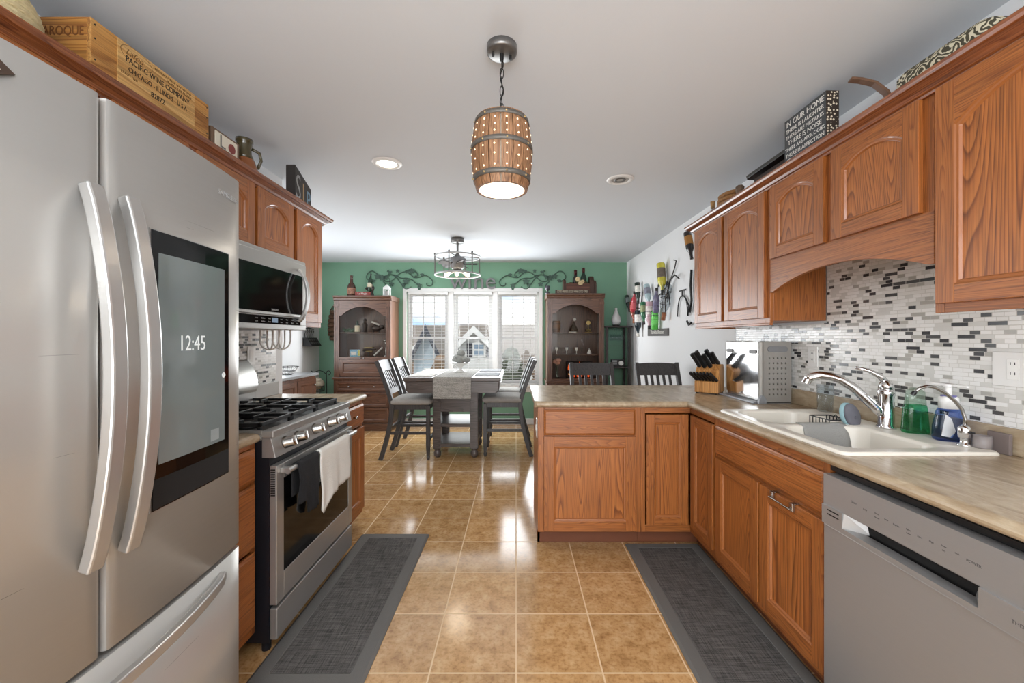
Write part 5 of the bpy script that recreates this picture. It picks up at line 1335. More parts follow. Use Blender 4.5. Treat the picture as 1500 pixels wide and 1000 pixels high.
b = MB(); b.cyl((1.422, 1.4355, 1.114), (1.414, 1.437, 1.103), .0075, n=10); b.build('nozzle', black_plastic, fi)
b = MB(); b.box(1.57, 1.385, .974, 1.58, 1.402, .98); b.build('lever', black_plastic, fi, .001)
# bottles
t = thing('soap_bottle', 'green dish soap bottle with a clear top behind the sink', 'bottle', (1.60, 1.615, .926))
def flat_bottle(prof, cx, cy, ang, m, name, t, z0=.926):
    b = MB(Matrix.Translation((cx, cy, z0)) @ Matrix.Rotation(ang, 4, 'Z')); rings = []
    for hw, hd, z in prof: rings.append([(hw * math.copysign(abs(math.cos(a)) ** .6, math.cos(a)), hd * math.copysign(abs(math.sin(a)) ** .6, math.sin(a)), z) for a in [2 * PI * i / 24 for i in range(24)]])
    b.loft(rings, 0, True); return b.build(name, m, t)
flat_bottle([(.040, .024, 0), (.043, .026, .006), (.036, .023, .10), (.033, .022, .112)], 1.60, 1.615, -.3, tinted('green_soap', (150, 226, 194)), 'soap', t)
flat_bottle([(.033, .022, .112), (.030, .021, .14), (.028, .02, .165), (.012, .012, .18)], 1.60, 1.615, -.3, tinted('clear_plastic', (226, 236, 230)), 'clear_top', t)
b = MB(); b.box(1.566, 1.610, .93, 1.570, 1.62, 1.07); b.build('side_tube', tinted('clear_plastic', (226, 236, 230)), t, .001)
t = thing('soap_dispenser', 'blue pump bottle of dish soap with a white pump behind the sink', 'bottle', (1.61, 1.49, .926))
flat_bottle([(.040, .026, 0), (.044, .029, .008), (.043, .028, .05), (.033, .023, .105), (.028, .02, .118)], 1.605, 1.495, -.35, tinted('blue_soap', (166, 188, 236)), 'soap', t)
flat_bottle([(.026, .021, .118), (.026, .021, .158), (.020, .018, .164)], 1.605, 1.495, -.35, white_plastic, 'collar', t)
b = MB(); b.lathe([(.022, 1.088), (.022, 1.093)], (1.605, 1.495, 0), 18); b.build('seal_ring', mat('purple_ring', (112, 110, 168), .4), t)
b = MB(); b.cyl((1.605, 1.495, 1.09), (1.605, 1.495, 1.125), .010, n=12); b.lathe([(.012, 1.123), (.016, 1.128), (.014, 1.136)], (1.605, 1.495, 0), 16); b.box(1.595, 1.49, 1.126, 1.63, 1.55, 1.136); b.box(1.60, 1.43, 1.127, 1.61, 1.49, 1.135); b.build('pump', white_plastic, t, .002)
b = MB(Matrix.Translation((1.605, 1.495, .926)) @ Matrix.Rotation(-.35, 4, 'Z')); b.prism([(-.034, .02), (-.004, .015), (.006, .04), (-.006, .085), (-.022, .10)], lambda u, v, d: (u, d, v), -.0285, -.027); b.build('label', mat('silver_label', (206, 208, 210), .35), t)
t = thing('sponge_cup', 'small grey cup beside the slim tap', 'cup', (1.605, 1.405, .926))
b = MB(); b.lathe([(.022, .926), (.024, .93), (.024, .968), (.021, .968), (.021, .94), (.0001, .94)], (1.61, 1.392, 0), 20); b.build('cup_body', mat('mauve_grey', (140, 132, 130), .4), t)
t = tag(MB().box(1.636, 1.335, CT, 1.648, 1.40, .985).build('scrub_pad', mat('pad_grey', (120, 108, 104), .9), None, .003, loc=(1.642, 1.37, CT)), 'grey-brown pad leaning on the upstand behind the small cup', 'pad')
t = thing('drinking_glass', 'clear drinking glass behind the faucet spout', 'glass', (1.60, 2.085, CT))
b = MB(); b.lathe([(.030, CT + .012), (.034, CT + .015), (.037, CT + .15), (.0355, CT + .15), (.032, CT + .02), (.0001, CT + .02)], (1.60, 2.085, 0), 24); b.build('tumbler', thin_cup, t)
# scrub brush on its wire caddy
t = thing('sink_caddy', 'black wire caddy on the back rim of the far sink bowl', 'caddy', (1.44, 1.86, .93))
b = MB()
for z in (.895, .938): b.tube([(1.40, 1.80, z), (1.49, 1.80, z), (1.49, 1.92, z), (1.40, 1.92, z)], .0028, 6, closed=True)
for i in range(7):
    y = 1.80 + .02 * i
    for x in (1.40, 1.48): b.cyl((x, y, .895), (x, y, .938), .0022, n=5)
    b.cyl((1.40, y, .895), (1.49, y, .895), .002, n=5)
b.tube([(1.49, 1.83, .938), (1.498, 1.83, .945), (1.515, 1.83, .929)], .0028, 6); b.tube([(1.49, 1.89, .938), (1.498, 1.89, .945), (1.515, 1.89, .929)], .0028, 6)
b.build('wires', black_iron, t)
t = thing('scrub_brush', 'oval grey and pale blue scrubber standing at the sink divider', 'scrubber', (1.455, 1.80, .89))
A = Matrix.Translation((1.475, 1.80, .962)) @ Matrix.Scale(1.18, 4) @ Matrix.Rotation(.25, 4, 'Z') @ Matrix.Rotation(-.35, 4, 'Y') @ Matrix.Rotation(PI / 2 - .1, 4, 'X')
def oval(e, d): return [((.034 - e) * math.cos(2 * PI * i / 24), (.048 - e) * math.sin(2 * PI * i / 24), d) for i in range(24)]
b = MB(A); b.loft([oval(.004, 0), oval(0, .004), oval(0, .016), oval(.003, .018)], 0, True); b.build('foam', mat('pale_blue_foam', (152, 186, 192), .8), t)
b = MB(A); b.loft([oval(.003, .018), oval(.001, .022), oval(.006, .030), oval(.02, .033)], 0, True); b.lathe([(.006, .033), (.005, .036), (.0001, .036)], (0, -.008, 0), 10); b.build('scrub_face', mat('slate_scrub', (104, 104, 112), .7), t)
# dish cloth over the divider
b = MB(); n = 10; rows = []
for k in range(n + 1):
    x = 1.245 + .19 * k / n; wv = .002 * math.sin(k * 1.3)
    rows.append([(x, 1.716 + wv, .80 + .003 * math.sin(k)), (x, 1.728 + wv, .86), (x, 1.744, .912), (x, 1.752, .9275), (x, 1.775, .9295), (x, 1.792, .9285), (x, 1.797, .915), (x, 1.798 + wv, .87)])
b.loft(rows, 0, True, False, False, closed=False); o = b.build('dish_cloth', grey_cloth, None, loc=(1.34, 1.775, .926)); s = o.modifiers.new('thick', 'SOLIDIFY'); s.thickness = .004; s.offset = 0
tag(o, 'grey dish cloth draped over the divider of the kitchen sink', 'cloth')

# ---------------------------------------------------------------- on top of the right cabinets (deck z = UT)
t = thing('glass_jar', 'small corked clear bottle at the far end of the right cabinet tops', 'bottle', (1.46, 2.99, UT))
b = MB(); b.lathe([(.038, UT), (.042, UT + .01), (.042, UT + .10), (.022, UT + .135), (.016, UT + .15), (.016, UT + .17)], (1.46, 2.99, 0), 18, cap1=False); b.build('bottle', thin_cup, t)
b = MB(); b.lathe([(.013, UT + .155), (.017, UT + .205)], (1.46, 2.99, 0), 12); b.build('cork', mat('cork', (176, 138, 92), .9), t)
b = MB(); b.cyl((1.46, 2.99, UT + .003), (1.458, 2.99, UT + .14), .006, n=8); b.ball((1.455, 2.98, UT + .135), .013, n=8, m=6); b.build('filling', mat('grey_twig', (120, 114, 108), .9), t)
t = thing('woven_basket', 'shallow brown woven basket lying on the right cabinet tops', 'basket', (1.5, 2.55, UT))
b = MB()
for i, r in enumerate((.07, .08, .088, .092, .09, .085)): b.tube([(1.47 + r * .8 * math.cos(a), 2.74 + r * 1.1 * math.sin(a), UT + .02 + .028 * i) for a in [2 * PI * j / 24 for j in range(24)]], .015, 6, closed=True)
b.lathe([(.0001, UT + .002), (.07, UT + .004), (.075, UT + .03)], (1.47, 2.74, 0), 16)
b.build('coils', mat('tan_wicker', (150, 108, 66), .85, bump=(70, .8)), t)
b = MB(); b.tube([(1.44, 2.58, UT + .02), (1.45, 2.57, UT + .08), (1.44, 2.59, UT + .13), (1.45, 2.61, UT + .165)], .028, 8, taper=(.6, 1)); tag(b.build('driftwood', mat('driftwood_grey', (120, 98, 80), .9, noise=(30, .3)), None, loc=(1.46, 2.45, UT)), 'small piece of grey-brown driftwood beside the basket on the cabinet tops', 'driftwood')
t = thing('serving_tray', 'flat black tray tilted on the right cabinet tops beside the lettered sign', 'tray', (1.5, 2.15, UT))
M = Matrix.Translation((1.43, 2.30, UT + .172)) @ Matrix.Rotation(.02, 4, 'Y')
b = MB(M); b.loft([[(x, y, z) for x, y in rrect(-.01 + e, -.2 + e, .2 - e, .2 - e, .03, 4)] for e, z in ((0, 0), (-.004, .018), (.008, .022))], 0); b.build('board', mat('black_lacquer', (34, 28, 25), .35), t, .002)
b = MB(); b.box(1.44, 2.16, UT, 1.60, 2.44, UT + .155); tag(b.build('closed_box', mat('dark_box', (48, 36, 30), .7), None, .003, loc=(1.48, 2.3, UT)), 'dark box under the black tray on the cabinet tops', 'box')
# lettered block sign
sg = thing('block_sign', 'black block sign lettered IN OUR HOME with dotted edges on the right cabinet tops', 'sign', (1.42, 1.66, UT))
ang = math.radians(-30)
M = Matrix.Translation((1.375, 1.652, UT)) @ Matrix.Rotation(ang, 4, 'Z')
# local: u along the face from camera-left to right, facing -x/-y; built as a face matrix
u = Vector((.02, -1, 0)).normalized()
def SGN(u0, v0, off): p = Vector((1.370, 2.054, UT)) + u * u0 + Vector((-1, -.02, 0)).normalized() * off; return face((p.x, p.y, p.z + v0), u, Vector((-1, -.02, 0)))
Ws, Hs = .268, .292
b = MB(SGN(0, 0, 0)); b.box(0, 0, -.058, Ws, Hs, 0); b.build('dotted_block', dots_m, sg, .001)
MB(SGN(0, 0, 0)).box(.001, .001, 0, Ws - .001, Hs - .001, .001).build('slate_face', mat('slate_black', (66, 68, 70), .7), sg)
for i, (tx, sz) in enumerate((('IN OUR HOME', .038), ('THERE IS LAUGHTER', .0265), ('THERE ARE MISTAKES', .0255), ('THERE IS NOISE', .031), ('THERE ARE APOLOGIES', .0243), ('THERE IS AFFECTION', .0265), ('THERE IS LOVE', .034))):
    writing('lettering', tx, sz, SGN(Ws / 2, Hs - .028 - .0305 * i - (.004 if i else 0), .0012), white_ink, sg)
t = tag(MB().strap([(1.445, 1.535, UT), (1.44, 1.54, UT + .08), (1.428, 1.555, UT + .14), (1.405, 1.58, UT + .19), (1.375, 1.61, UT + .222), (1.35, 1.63, UT + .238)], (.3, 1, 0), .032, .010).build('wooden_horn', mat('brown_wood_ornament', (104, 74, 54), .6), None, .003, loc=(1.44, 1.55, UT)), 'curved brown wooden piece curling up from the right cabinet tops', 'ornament')
t = thing('storage_box', 'olive paisley scroll-patterned box lying along the right cabinet tops', 'box', (1.5, 1.35, UT))
b = MB(); ybx = (1.195, 1.50); R = lambda e, z: [(x, y, z) for x, y in rrect(1.40 + e, ybx[0] + e, 1.63 - e, ybx[1] - e, .03, 5)]
b.loft([R(.004, UT), R(0, UT + .02), R(0, UT + .14), R(.012, UT + .158), R(.05, UT + .165)], 0, True); b.build('box_body', scroll_m, t)

# ---------------------------------------------------------------- on top of the left cabinets
cr_ = thing('wine_crate', 'long pine wine crate with stencilled lettering above the refrigerator', 'crate', (-1.53, 1.56, UT))
kx0, kx1, ky0, ky1, kz = -1.672, -1.385, 1.312, 1.815, 2.352
b = MB(); tk = .014
b.box(kx1 - tk, ky0, UT, kx1, ky1, kz, 0); b.box(kx0, ky0, UT, kx0 + tk, ky1, kz, 0)
b.box(kx0 + tk, ky0, UT, kx1 - tk, ky0 + tk, kz, 1); b.box(kx0 + tk, ky1 - tk, UT, kx1 - tk, ky1, kz, 1); b.box(kx0 + tk, ky0 + tk, UT, kx1 - tk, ky1 - tk, UT + tk, 0)
b.build('crate_boards', [pine, pine_x], cr_, .002)
b = MB(); b.box(kx1, ky0 + .085, UT + .003, kx1 + .004, ky1 - .085, kz - .003); b.build('side_panel', wood('pale_pine', (176, 128, 68), (206, 160, 96), (216, 174, 112), 'y', ring=6, across=10, along=.7, rough=.65, coat=0), cr_)
def CRF(y, z): return FL(kx1 + .0045, y, z)
cyy = (ky0 + ky1) / 2
writing('stencil', 'PACIFIC WINE COMPANY', .030, CRF(cyy, 2.296), ink, cr_, xscale=.80)
writing('stencil', 'CHICAGO - ILLINOIS - U S A', .026, CRF(cyy - .002, 2.263), ink, cr_, xscale=.78)
writing('stencil', '82872', .027, CRF(cyy - .01, 2.228), ink, cr_, xscale=.9)
writing('stencil', 'Lafon', .030, CRF(ky0 + .145, 2.322), ink_faint, cr_, shear=.4)
b = MB(CRF(ky0 + .155, 2.320)); b.lathe([(1, 0), (1, .0004), (.965, .0004), (.965, 0), (1, 0)], (0, 0, 0), 40, cap0=False, cap1=False)
for i in range(len(b.v)): pass
b.v = [CRF(ky0 + .155, 2.320) @ Vector(((CRF(ky0 + .155, 2.320).inverted() @ p).x * .062, (CRF(ky0 + .155, 2.320).inverted() @ p).y * .030, (CRF(ky0 + .155, 2.320).inverted() @ p).z)) for p in b.v]
b.build('stencil_oval', ink_faint, cr_)
for y, z, tx in ((ky0 + .31, 2.334, 'MIS EN BOUTEILLE AU CHATEAU'), (ky0 + .34, 2.320, 'PRODUCE OF FRANCE'), (ky0 + .125, 2.240, '12 BOTTLES'), (cyy + .11, 2.148, 'FRAGILE')): writing('stencil', tx, .012, CRF(y, z), ink_faint, cr_)
writing('burnt_mark', 'LAROQUE', .044, FC((kx0 + kx1) / 2 + .045, ky0 - .0004, 2.305), brown_ink, cr_, xscale=.75)
b = MB()
for y in (ky0 + .012, ky1 - .012):
    for z in (2.15, 2.22, 2.29, 2.335): b.cyl((kx1 + .0005, y, z), (kx1 + .0015, y, z), .003, n=6)
b.build('nails', black_iron, cr_)
bk = thing('round_basket', 'round cream woven basket with green lining at the left top corner', 'basket', (-1.5, 1.12, UT))
b = MB()
for i in range(9):
    r = (.10, .112, .122, .128, .131, .13, .125, .116, .105)[i]; z = UT + .012 + .020 * i
    b.tube([(-1.515 + r * math.cos(2 * PI * j / 32), 1.11 + r * math.sin(2 * PI * j / 32), z) for j in range(32)], .0125, 6, closed=True)
b.lathe([(.0001, UT + .002), (.10, UT + .004)], (-1.515, 1.11, 0), 20, cap1=False)
b.build('coils', mat('cream_straw', (222, 204, 158), .85, bump=(90, .8, (1, 1, 4)), noise=(50, .12)), bk)
b = MB(); b.ball((-1.515, 1.11, UT + .185), .105, .105, .06); b.ball((-1.46, 1.10, UT + .21), .05, .05, .035); b.build('green_lining', mat('olive_cloth', (98, 104, 66), .9), bk)
t = thing('letter_box_frame', 'small framed plaque with the letter L and a red emblem beside the crate', 'plaque', (-1.42, 1.93, UT))
b = MB(); b.box(-1.425, 1.835, UT, -1.388, 2.02, UT + .163); b.build('frame_box', mat('taupe_wood', (112, 90, 72), .7), t, .003)
MB().box(-1.388, 1.855, UT + .015, -1.385, 2.0, UT + .152).build('picture', mat('ivory_card', (222, 214, 196), .7), t)
writing('letter', 'L', .085, FL(-1.3845, 1.900, UT + .115), mat('letter_grey', (112, 108, 102), .7), t)
b = MB(); b.cyl((-1.385, 1.962, UT + .112), (-1.383, 1.962, UT + .112), .023, n=20); b.build('emblem', mat('emblem_red', (132, 62, 56), .6), t)
t = thing('stoneware_jug', 'brown-glazed jug with a dark green neck and loop handle on the left cabinet tops', 'jug', (-1.42, 2.1, UT))
b = MB(); b.lathe([(.05, UT), (.06, UT + .03), (.06, UT + .085), (.045, UT + .125)], (-1.42, 2.105, 0), 22, cap1=False); b.build('belly', mat('amber_glaze', (134, 78, 40), .2, coat=.5), t)
b = MB(); b.lathe([(.045, UT + .125), (.034, UT + .15), (.031, UT + .175), (.036, UT + .195), (.036, UT + .21), (.040, UT + .215), (.040, UT + .23), (.03, UT + .23)], (-1.42, 2.105, 0), 22); b.build('neck', mat('olive_glaze', (74, 66, 42), .2, coat=.5), t)
b = MB(); b.tube([(-1.395, 2.13, UT + .19), (-1.38, 2.165, UT + .185), (-1.378, 2.178, UT + .15), (-1.385, 2.16, UT + .10)], .008, 8); b.build('handle', mat('olive_glaze', (74, 66, 42), .2, coat=.5), t)
t = thing('block_sign', 'black block sign with cut-out letters at the far end of the left cabinet tops', 'sign', (-1.42, 2.58, UT))
MB().hexa([(-1.455, 2.545, UT), (-1.395, 2.545, UT), (-1.395, 2.742, UT), (-1.455, 2.742, UT)], [(-1.455, 2.545, UT + .29), (-1.395, 2.545, UT + .29), (-1.395, 2.742, UT + .20), (-1.455, 2.742, UT + .20)]).build('block', mat('charcoal_block', (56, 52, 50), .6), t, .002)
for i, cch in enumerate('SIP'): writing('letter', cch, .225 - .03 * i, FL(-1.3945, 2.580 + .063 * i, UT + .15 - .02 * i), (nickel, mat('tan_letter', (170, 140, 100), .5), mat('blue_letter', (110, 140, 160), .4))[i], t, xscale=.62)

# ---------------------------------------------------------------- wall art on the green wall
def vine(label, x0, mirror, z0=2.19):
    """scroll of stems with leaves, 1.0 m wide; mirror flips it"""
    t = thing('metal_vine', label, 'wall art', (x0 + .5, YB, z0), 'metal vines either side of the word'); Y = YB - .018
    X = lambda a: x0 + (1.0 - a if mirror else a)
    def P(l): return [(X(a), Y, z0 + c) for a, c in l]
    def smoothp(l, k=5):
        out = []
        for i in range(len(l) - 1):
            p0 = l[max(0, i - 1)]; p1 = l[i]; p2 = l[i + 1]; p3 = l[min(len(l) - 1, i + 2)]
            for j in range(k):
                q = j / k; out.append(tuple(.5 * ((2 * p1[d]) + (-p0[d] + p2[d]) * q + (2 * p0[d] - 5 * p1[d] + 4 * p2[d] - p3[d]) * q * q + (-p0[d] + 3 * p1[d] - 3 * p2[d] + p3[d]) * q ** 3) for d in (0, 1)))
        out.append(l[-1]); return out
    stems = [[(.10, -.03), (.05, -.02), (.0, .03), (.03, .10), (.09, .125), (.15, .09), (.22, .02), (.30, -.03), (.38, -.02), (.45, .04), (.52, .10), (.60, .115), (.66, .08), (.72, .03), (.80, .035), (.88, .06), (.95, .03), (1.0, -.03), (.98, -.09), (.92, -.09), (.91, -.05)],
             [(.22, .02), (.30, .05), (.38, .07), (.45, .03), (.52, -.06), (.57, -.13), (.62, -.14), (.68, -.11)], [(.38, .07), (.45, .06), (.52, .02), (.60, .02), (.68, .0), (.74, -.05), (.80, -.08)],
             [(.30, .05), (.34, .09), (.33, .13), (.31, .12)], [(.60, .115), (.68, .13), (.75, .11), (.77, .06), (.73, .05)], [(.25, -.03), (.30, -.08), (.29, -.12), (.27, -.12)]]
    b = MB()
    for s_ in stems: b.tube(P(smoothp(s_)), .008, 6)
    b.build('stems', vine_m, t)
    b = MB()
    for lx, lz, sc in ((.10, -.02, .8), (.17, .05, 1.2), (.24, .03, 1.3), (.29, .03, 1.0), (.36, .11, .7), (.38, -.07, 1.0), (.62, .12, .9), (.68, .13, 1.2), (.60, -.03, 1.3), (.56, -.08, .8), (.80, -.09, 1.0), (.84, .07, .8), (.80, -.14, .6), (.47, .13, .7)):
        pts = []
        for i in range(20):
            a = 2 * PI * i / 20; r = .044 * sc * (.78 + .22 * math.cos(5 * a)) * (1 - .25 * (math.cos(a) > .9)); pts.append((X(lx) + r * math.sin(a), z0 + lz + r * math.cos(a)))
        b.prism(pts, lambda x, z, d: (x, d, z), Y - .006, Y - .002)
    b.build('leaves', vine_m, t)
    return t
vine('dark green metal vine on the green wall left of the metal letters', -2.26, False)
vine('dark green metal vine on the green wall right of the metal letters', -.25, True)
for cch, x, lab in (('w', -.87, 'grey metal letter w above the window, behind the fan light'), ('i', -.70, 'grey metal letter i above the window, behind the fan light'), ('n', -.56, 'grey metal letter n above the window, right of the fan light'), ('e', -.385, 'grey metal letter e above the window')):
    t = thing('metal_letter', lab, 'letter', (x, YB, 2.18), 'metal letters spelling wine')
    writing('letter_shape', cch, .36, FC(x, YB - .03, 2.155), mat('galvanised_grey', (128, 126, 128), .5, .5), t, extrude=.012)
    b = MB(); b.cyl((x, YB - .018, 2.16), (x, YB, 2.16), .006, n=6); b.build('mount', grey_metal, t)

# ---------------------------------------------------------------- on and in the left display cabinet
TL = 1.905; yv = 5.80
t = thing('wine_bottle', 'amber bottle with a painted label on top of the left display cabinet', 'bottle', (-2.37, yv, TL))
b = MB(); b.lathe([(.055, TL), (.06, TL + .01), (.06, TL + .13), (.045, TL + .175), (.022, TL + .20), (.02, TL + .28), (.024, TL + .285), (.024, TL + .30)], (-2.37, yv, 0), 22); b.build('glass_body', glass_amber, t)
b = MB(); b.lathe([(.0608, TL + .03), (.0608, TL + .12)], (-2.37, yv, 0), 22, cap0=False, cap1=False, a0=PI, a1=2 * PI); b.build('label', mat('painted_label', (150, 112, 92), .7, noise=(40, .5)), t)
t = thing('bottle_holder', 'dark figure bottle holder with a tilted bottle on the left display cabinet', 'ornament', (-2.1, yv, TL))
b = MB(); b.lathe([(.05, TL), (.045, TL + .02), (.03, TL + .06), (.045, TL + .10), (.05, TL + .13), (.025, TL + .17), (.02, TL + .20)], (-2.09, yv, 0), 16); b.tube([(-2.09, yv, TL + .14), (-2.14, yv, TL + .13), (-2.16, yv, TL + .10)], .02, 8); b.build('figure', mat('dark_bronze', (50, 38, 34), .4), t)
b = MB(); wine_bottle(b, -2.10, yv - .03, TL + .07, .85, rot3('Y', .08)); b.build('bottle', glass_green, t)
b = MB(); b.lathe([(.034, TL + .13), (.034, TL + .19)], (-2.094, yv - .03, 0), 16); b.build('label', mat('cream_label', (206, 196, 172), .7), t)
t = thing('word_sign', 'small red lettered sign block on top of the left display cabinet', 'sign', (-2.17, 5.72, TL))
MB().box(-2.28, 5.70, TL, -2.07, 5.725, TL + .055).build('block', mat('barn_red', (134, 58, 52), .6), t, .002)
writing('lettering', 'La Magia', .04, FC(-2.175, 5.6995, TL + .029), white_ink, t)
t = thing('lantern', 'small white lantern with a wire handle on the left display cabinet', 'lantern', (-1.86, yv, TL))
b = MB(); b.box(-1.91, yv - .045, TL, -1.81, yv + .045, TL + .012); b.box(-1.905, yv - .04, TL + .10, -1.815, yv + .04, TL + .13)
for x in (-1.905, -1.827):
    for y in (yv - .04, yv + .028): b.box(x, y, TL + .012, x + .012, y + .012, TL + .10)
b.lathe([(.05, TL + .13), (.02, TL + .155), (.012, TL + .17)], (-1.86, yv, 0), 12); b.build('lantern_body', white_paint, t, .002)
b = MB(); b.tube([(-1.90, yv, TL + .12), (-1.90, yv, TL + .25), (-1.86, yv, TL + .29), (-1.82, yv, TL + .25), (-1.82, yv, TL + .12)], .003, 6); b.build('wire_handle', black_iron, t)
b = MB(); b.cyl((-1.86, yv, TL + .012), (-1.86, yv, TL + .08), .022, n=14); b.build('candle', mat('grey_candle', (150, 148, 144), .6), t)
zs1, zs2, yi = 1.385, 1.040, 5.86
def mini(name, label, cat, x, z, parts, y=yi):
    t = thing(name, label, cat, (x, y, z))
    for nm, m, fn in parts: b = MB(); fn(b); b.build(nm, m, t)
    return t
mini('small_bottle', 'small white-labelled bottle on the upper shelf of the left display cabinet', 'bottle', -2.285, zs1, [('glass_body', glass_green, lambda b: b.lathe([(.034, zs1), (.036, zs1 + .09), (.014, zs1 + .125), (.012, zs1 + .17)], (-2.285, 5.80, 0), 16)), ('label', mat('cream_label', (206, 196, 172), .7), lambda b: b.lathe([(.0365, zs1 + .01), (.0372, zs1 + .10)], (-2.285, 5.80, 0), 16, cap0=False, cap1=False))], 5.80)
mini('leafy_garland', 'green leafy garland lying on the upper shelf of the left display cabinet', 'garland', -2.43, zs1, [('leaves', mat('garland_green', (62, 88, 60), .8), lambda b: [b.ball((-2.49 + .02 * i, 5.82 + .015 * math.sin(i * 2), zs1 + .03 + .015 * math.cos(i * 1.7)), .026, .02, .024, 8, 5) for i in range(8)])], 5.82)
mini('figurine', 'dark figure with a wine bottle on the upper shelf of the left display cabinet', 'figurine', -2.20, zs1, [('figure', mat('dark_bronze', (50, 38, 34), .4), lambda b: (b.lathe([(.035, zs1), (.03, zs1 + .05), (.04, zs1 + .11), (.02, zs1 + .15)], (-2.20, yi, 0), 14), b.ball((-2.20, yi, zs1 + .18), .026)))])
def pig(b):
    b.ball((-2.03, yi, zs1 + .065), .075, .04, .045); b.ball((-1.945, yi, zs1 + .08), .035, .03, .03)
    for x in (-2.08, -1.99): b.cyl((x, yi, zs1), (x, yi, zs1 + .05), .012, n=8)
mini('animal_bottle_holder', 'dark animal-shaped bottle holder on the upper shelf of the left display cabinet', 'ornament', -2.03, zs1, [('animal', mat('dark_bronze', (50, 38, 34), .4), pig), ('bottle', mat('white_bottle', (200, 196, 190), .4), lambda b: b.cyl((-2.09, yi - .03, zs1 + .155), (-1.98, yi - .03, zs1 + .11), .014, n=12))])
mini('hanging_trinket', 'strand of small silver trinkets hanging at the right inside the left display cabinet', 'ornament', -1.87, zs1, [('strand', nickel, lambda b: [b.ball((-1.865 + .008 * math.sin(i * 2), 5.78, zs1 + .03 + .03 * i), .011, n=8, m=6) for i in range(8)]), ('string', black_iron, lambda b: b.cyl((-1.865, 5.78, zs1 + .02), (-1.865, 5.78, 1.80), .0015, n=5))], 5.78)
mini('photo_card', 'small blue and yellow picture card on the lower shelf of the left display cabinet', 'picture', -2.32, zs2, [('card', mat('card_blue', (120, 172, 200), .5), lambda b: b.box(-2.395, 5.80, zs2, -2.25, 5.806, zs2 + .10)), ('yellow_strip', mat('card_yellow', (200, 190, 90), .5), lambda b: b.box(-2.28, 5.798, zs2 + .01, -2.25, 5.80, zs2 + .09)), ('white_patch', white_ink, lambda b: b.box(-2.38, 5.798, zs2 + .02, -2.30, 5.80, zs2 + .07)), ('stand', black_iron, lambda b: b.box(-2.33, 5.806, zs2, -2.31, 5.85, zs2 + .06))], 5.81)
mini('model_plane', 'dark model biplane on the lower shelf of the left display cabinet', 'model', -2.13, zs2, [('wings', mat('olive_gold', (150, 128, 76), .5), lambda b: (b.box(-2.20, yi - .03, zs2 + .12, -2.08, yi + .03, zs2 + .135), b.box(-2.18, yi - .03, zs2 + .07, -2.09, yi + .03, zs2 + .08))), ('fuselage', mat('dark_bronze', (50, 38, 34), .4), lambda b: (b.cyl((-2.23, yi, zs2 + .09), (-2.04, yi, zs2 + .10), .022, .012, n=12), b.box(-2.16, yi - .01, zs2, -2.14, yi + .01, zs2 + .08)))])
mini('bottle_holder', 'silver holder with a slanted pale bottle low in the left display cabinet', 'ornament', -1.94, zs2, [('stand', nickel, lambda b: (b.lathe([(.05, zs2), (.02, zs2 + .015), (.012, zs2 + .18), (.03, zs2 + .20)], (-1.89, yi, 0), 14), b.ball((-1.90, yi, zs2 + .23), .045, .03, .02))), ('bottle', mat('white_bottle', (200, 196, 190), .4), lambda b: b.cyl((-2.05, yi - .04, zs2 + .012), (-1.93, yi - .04, zs2 + .13), .014, n=12))])

# ---------------------------------------------------------------- on and in the right display cabinet
TR = 1.935
t = thing('word_sign', 'long lettered block sign on the front edge of the right display cabinet', 'sign', (.83, 5.70, TR))
MB().box(.555, 5.69, TR, 1.035, 5.715, TR + .05).build('block', mat('dark_brown_block', (66, 46, 38), .6), t, .002)
writing('lettering', 'GOOD FRIENDS GOOD WINE GOOD TIMES', .050, FC(.795, 5.6895, TR + .027), mat('cream_label', (206, 196, 172), .7), t, xscale=.44)
wb_ = thing('wooden_crate', 'rustic wooden crate planter with carved ends on the right display cabinet', 'crate', (.93, 5.86, TR))
b = MB(); b.box(.72, 5.79, TR, 1.06, 5.805, TR + .155); b.box(.72, 5.945, TR, 1.06, 5.96, TR + .155); b.box(.72, 5.805, TR, 1.06, 5.945, TR + .012); b.build('boards', wood('red_brown_crate', (80, 44, 32), (104, 60, 44), (118, 72, 54), 'x', ring=8, across=14, rough=.6), wb_, .003)
for x0_, x1_, h in ((.685, .72, .22), (1.06, 1.12, .27), (1.12, 1.155, .21)):
    b = MB(); n = 10; pr = [(5.78, TR), (5.78, TR + h * .6)] + [(5.875 - .095 * math.cos(PI * i / n), TR + h * .6 + h * .4 * math.sin(PI * i / n)) for i in range(1, n)] + [(5.97, TR + h * .6), (5.97, TR)]
    b.prism(pr, lambda y, z, d: (d, y, z), x0_, x1_); b.build('carved_end', mat('dark_carved_wood', (74, 52, 42), .6), wb_, .004)
for x, zz, lab in ((.868, TR + .10, 'dark wine bottle in the crate on the right display cabinet, the left one'), (.985, TR + .13, 'green wine bottle in the crate on the right display cabinet, the right one')):
    t = thing('wine_bottle', lab, 'bottle', (x, 5.875, zz - .07)); z_ = zz - .085; s = 1.15
    b = MB(); wine_bottle(b, x, 5.875, z_, s); b.build('glass_body', glass_green if x > .9 else mat('dark_bottle', (34, 26, 24), .1, coat=.4), t)
    b = MB(); b.lathe([(.0172 * s, z_ + .24 * s), (.0185 * s, z_ + .302 * s)], (x, 5.875, 0), 14); b.build('foil', mat('dark_red_foil', (80, 34, 36), .3, .3), t)
b = MB(); rnd = random.Random(4)
for i in range(22): b.ball((.74 + .3 * rnd.random(), 5.83 + .08 * rnd.random(), TR + .14 + .05 * rnd.random()), .022, .02, .022, 7, 5)
tag(b.build('dried_filling', mat('moss_brown', (84, 76, 50), .9, noise=(40, .4)), None, loc=(.9, 5.87, TR + .012), ), 'mossy dried filling in the crate on the right display cabinet', 'dried flowers', kind='stuff')
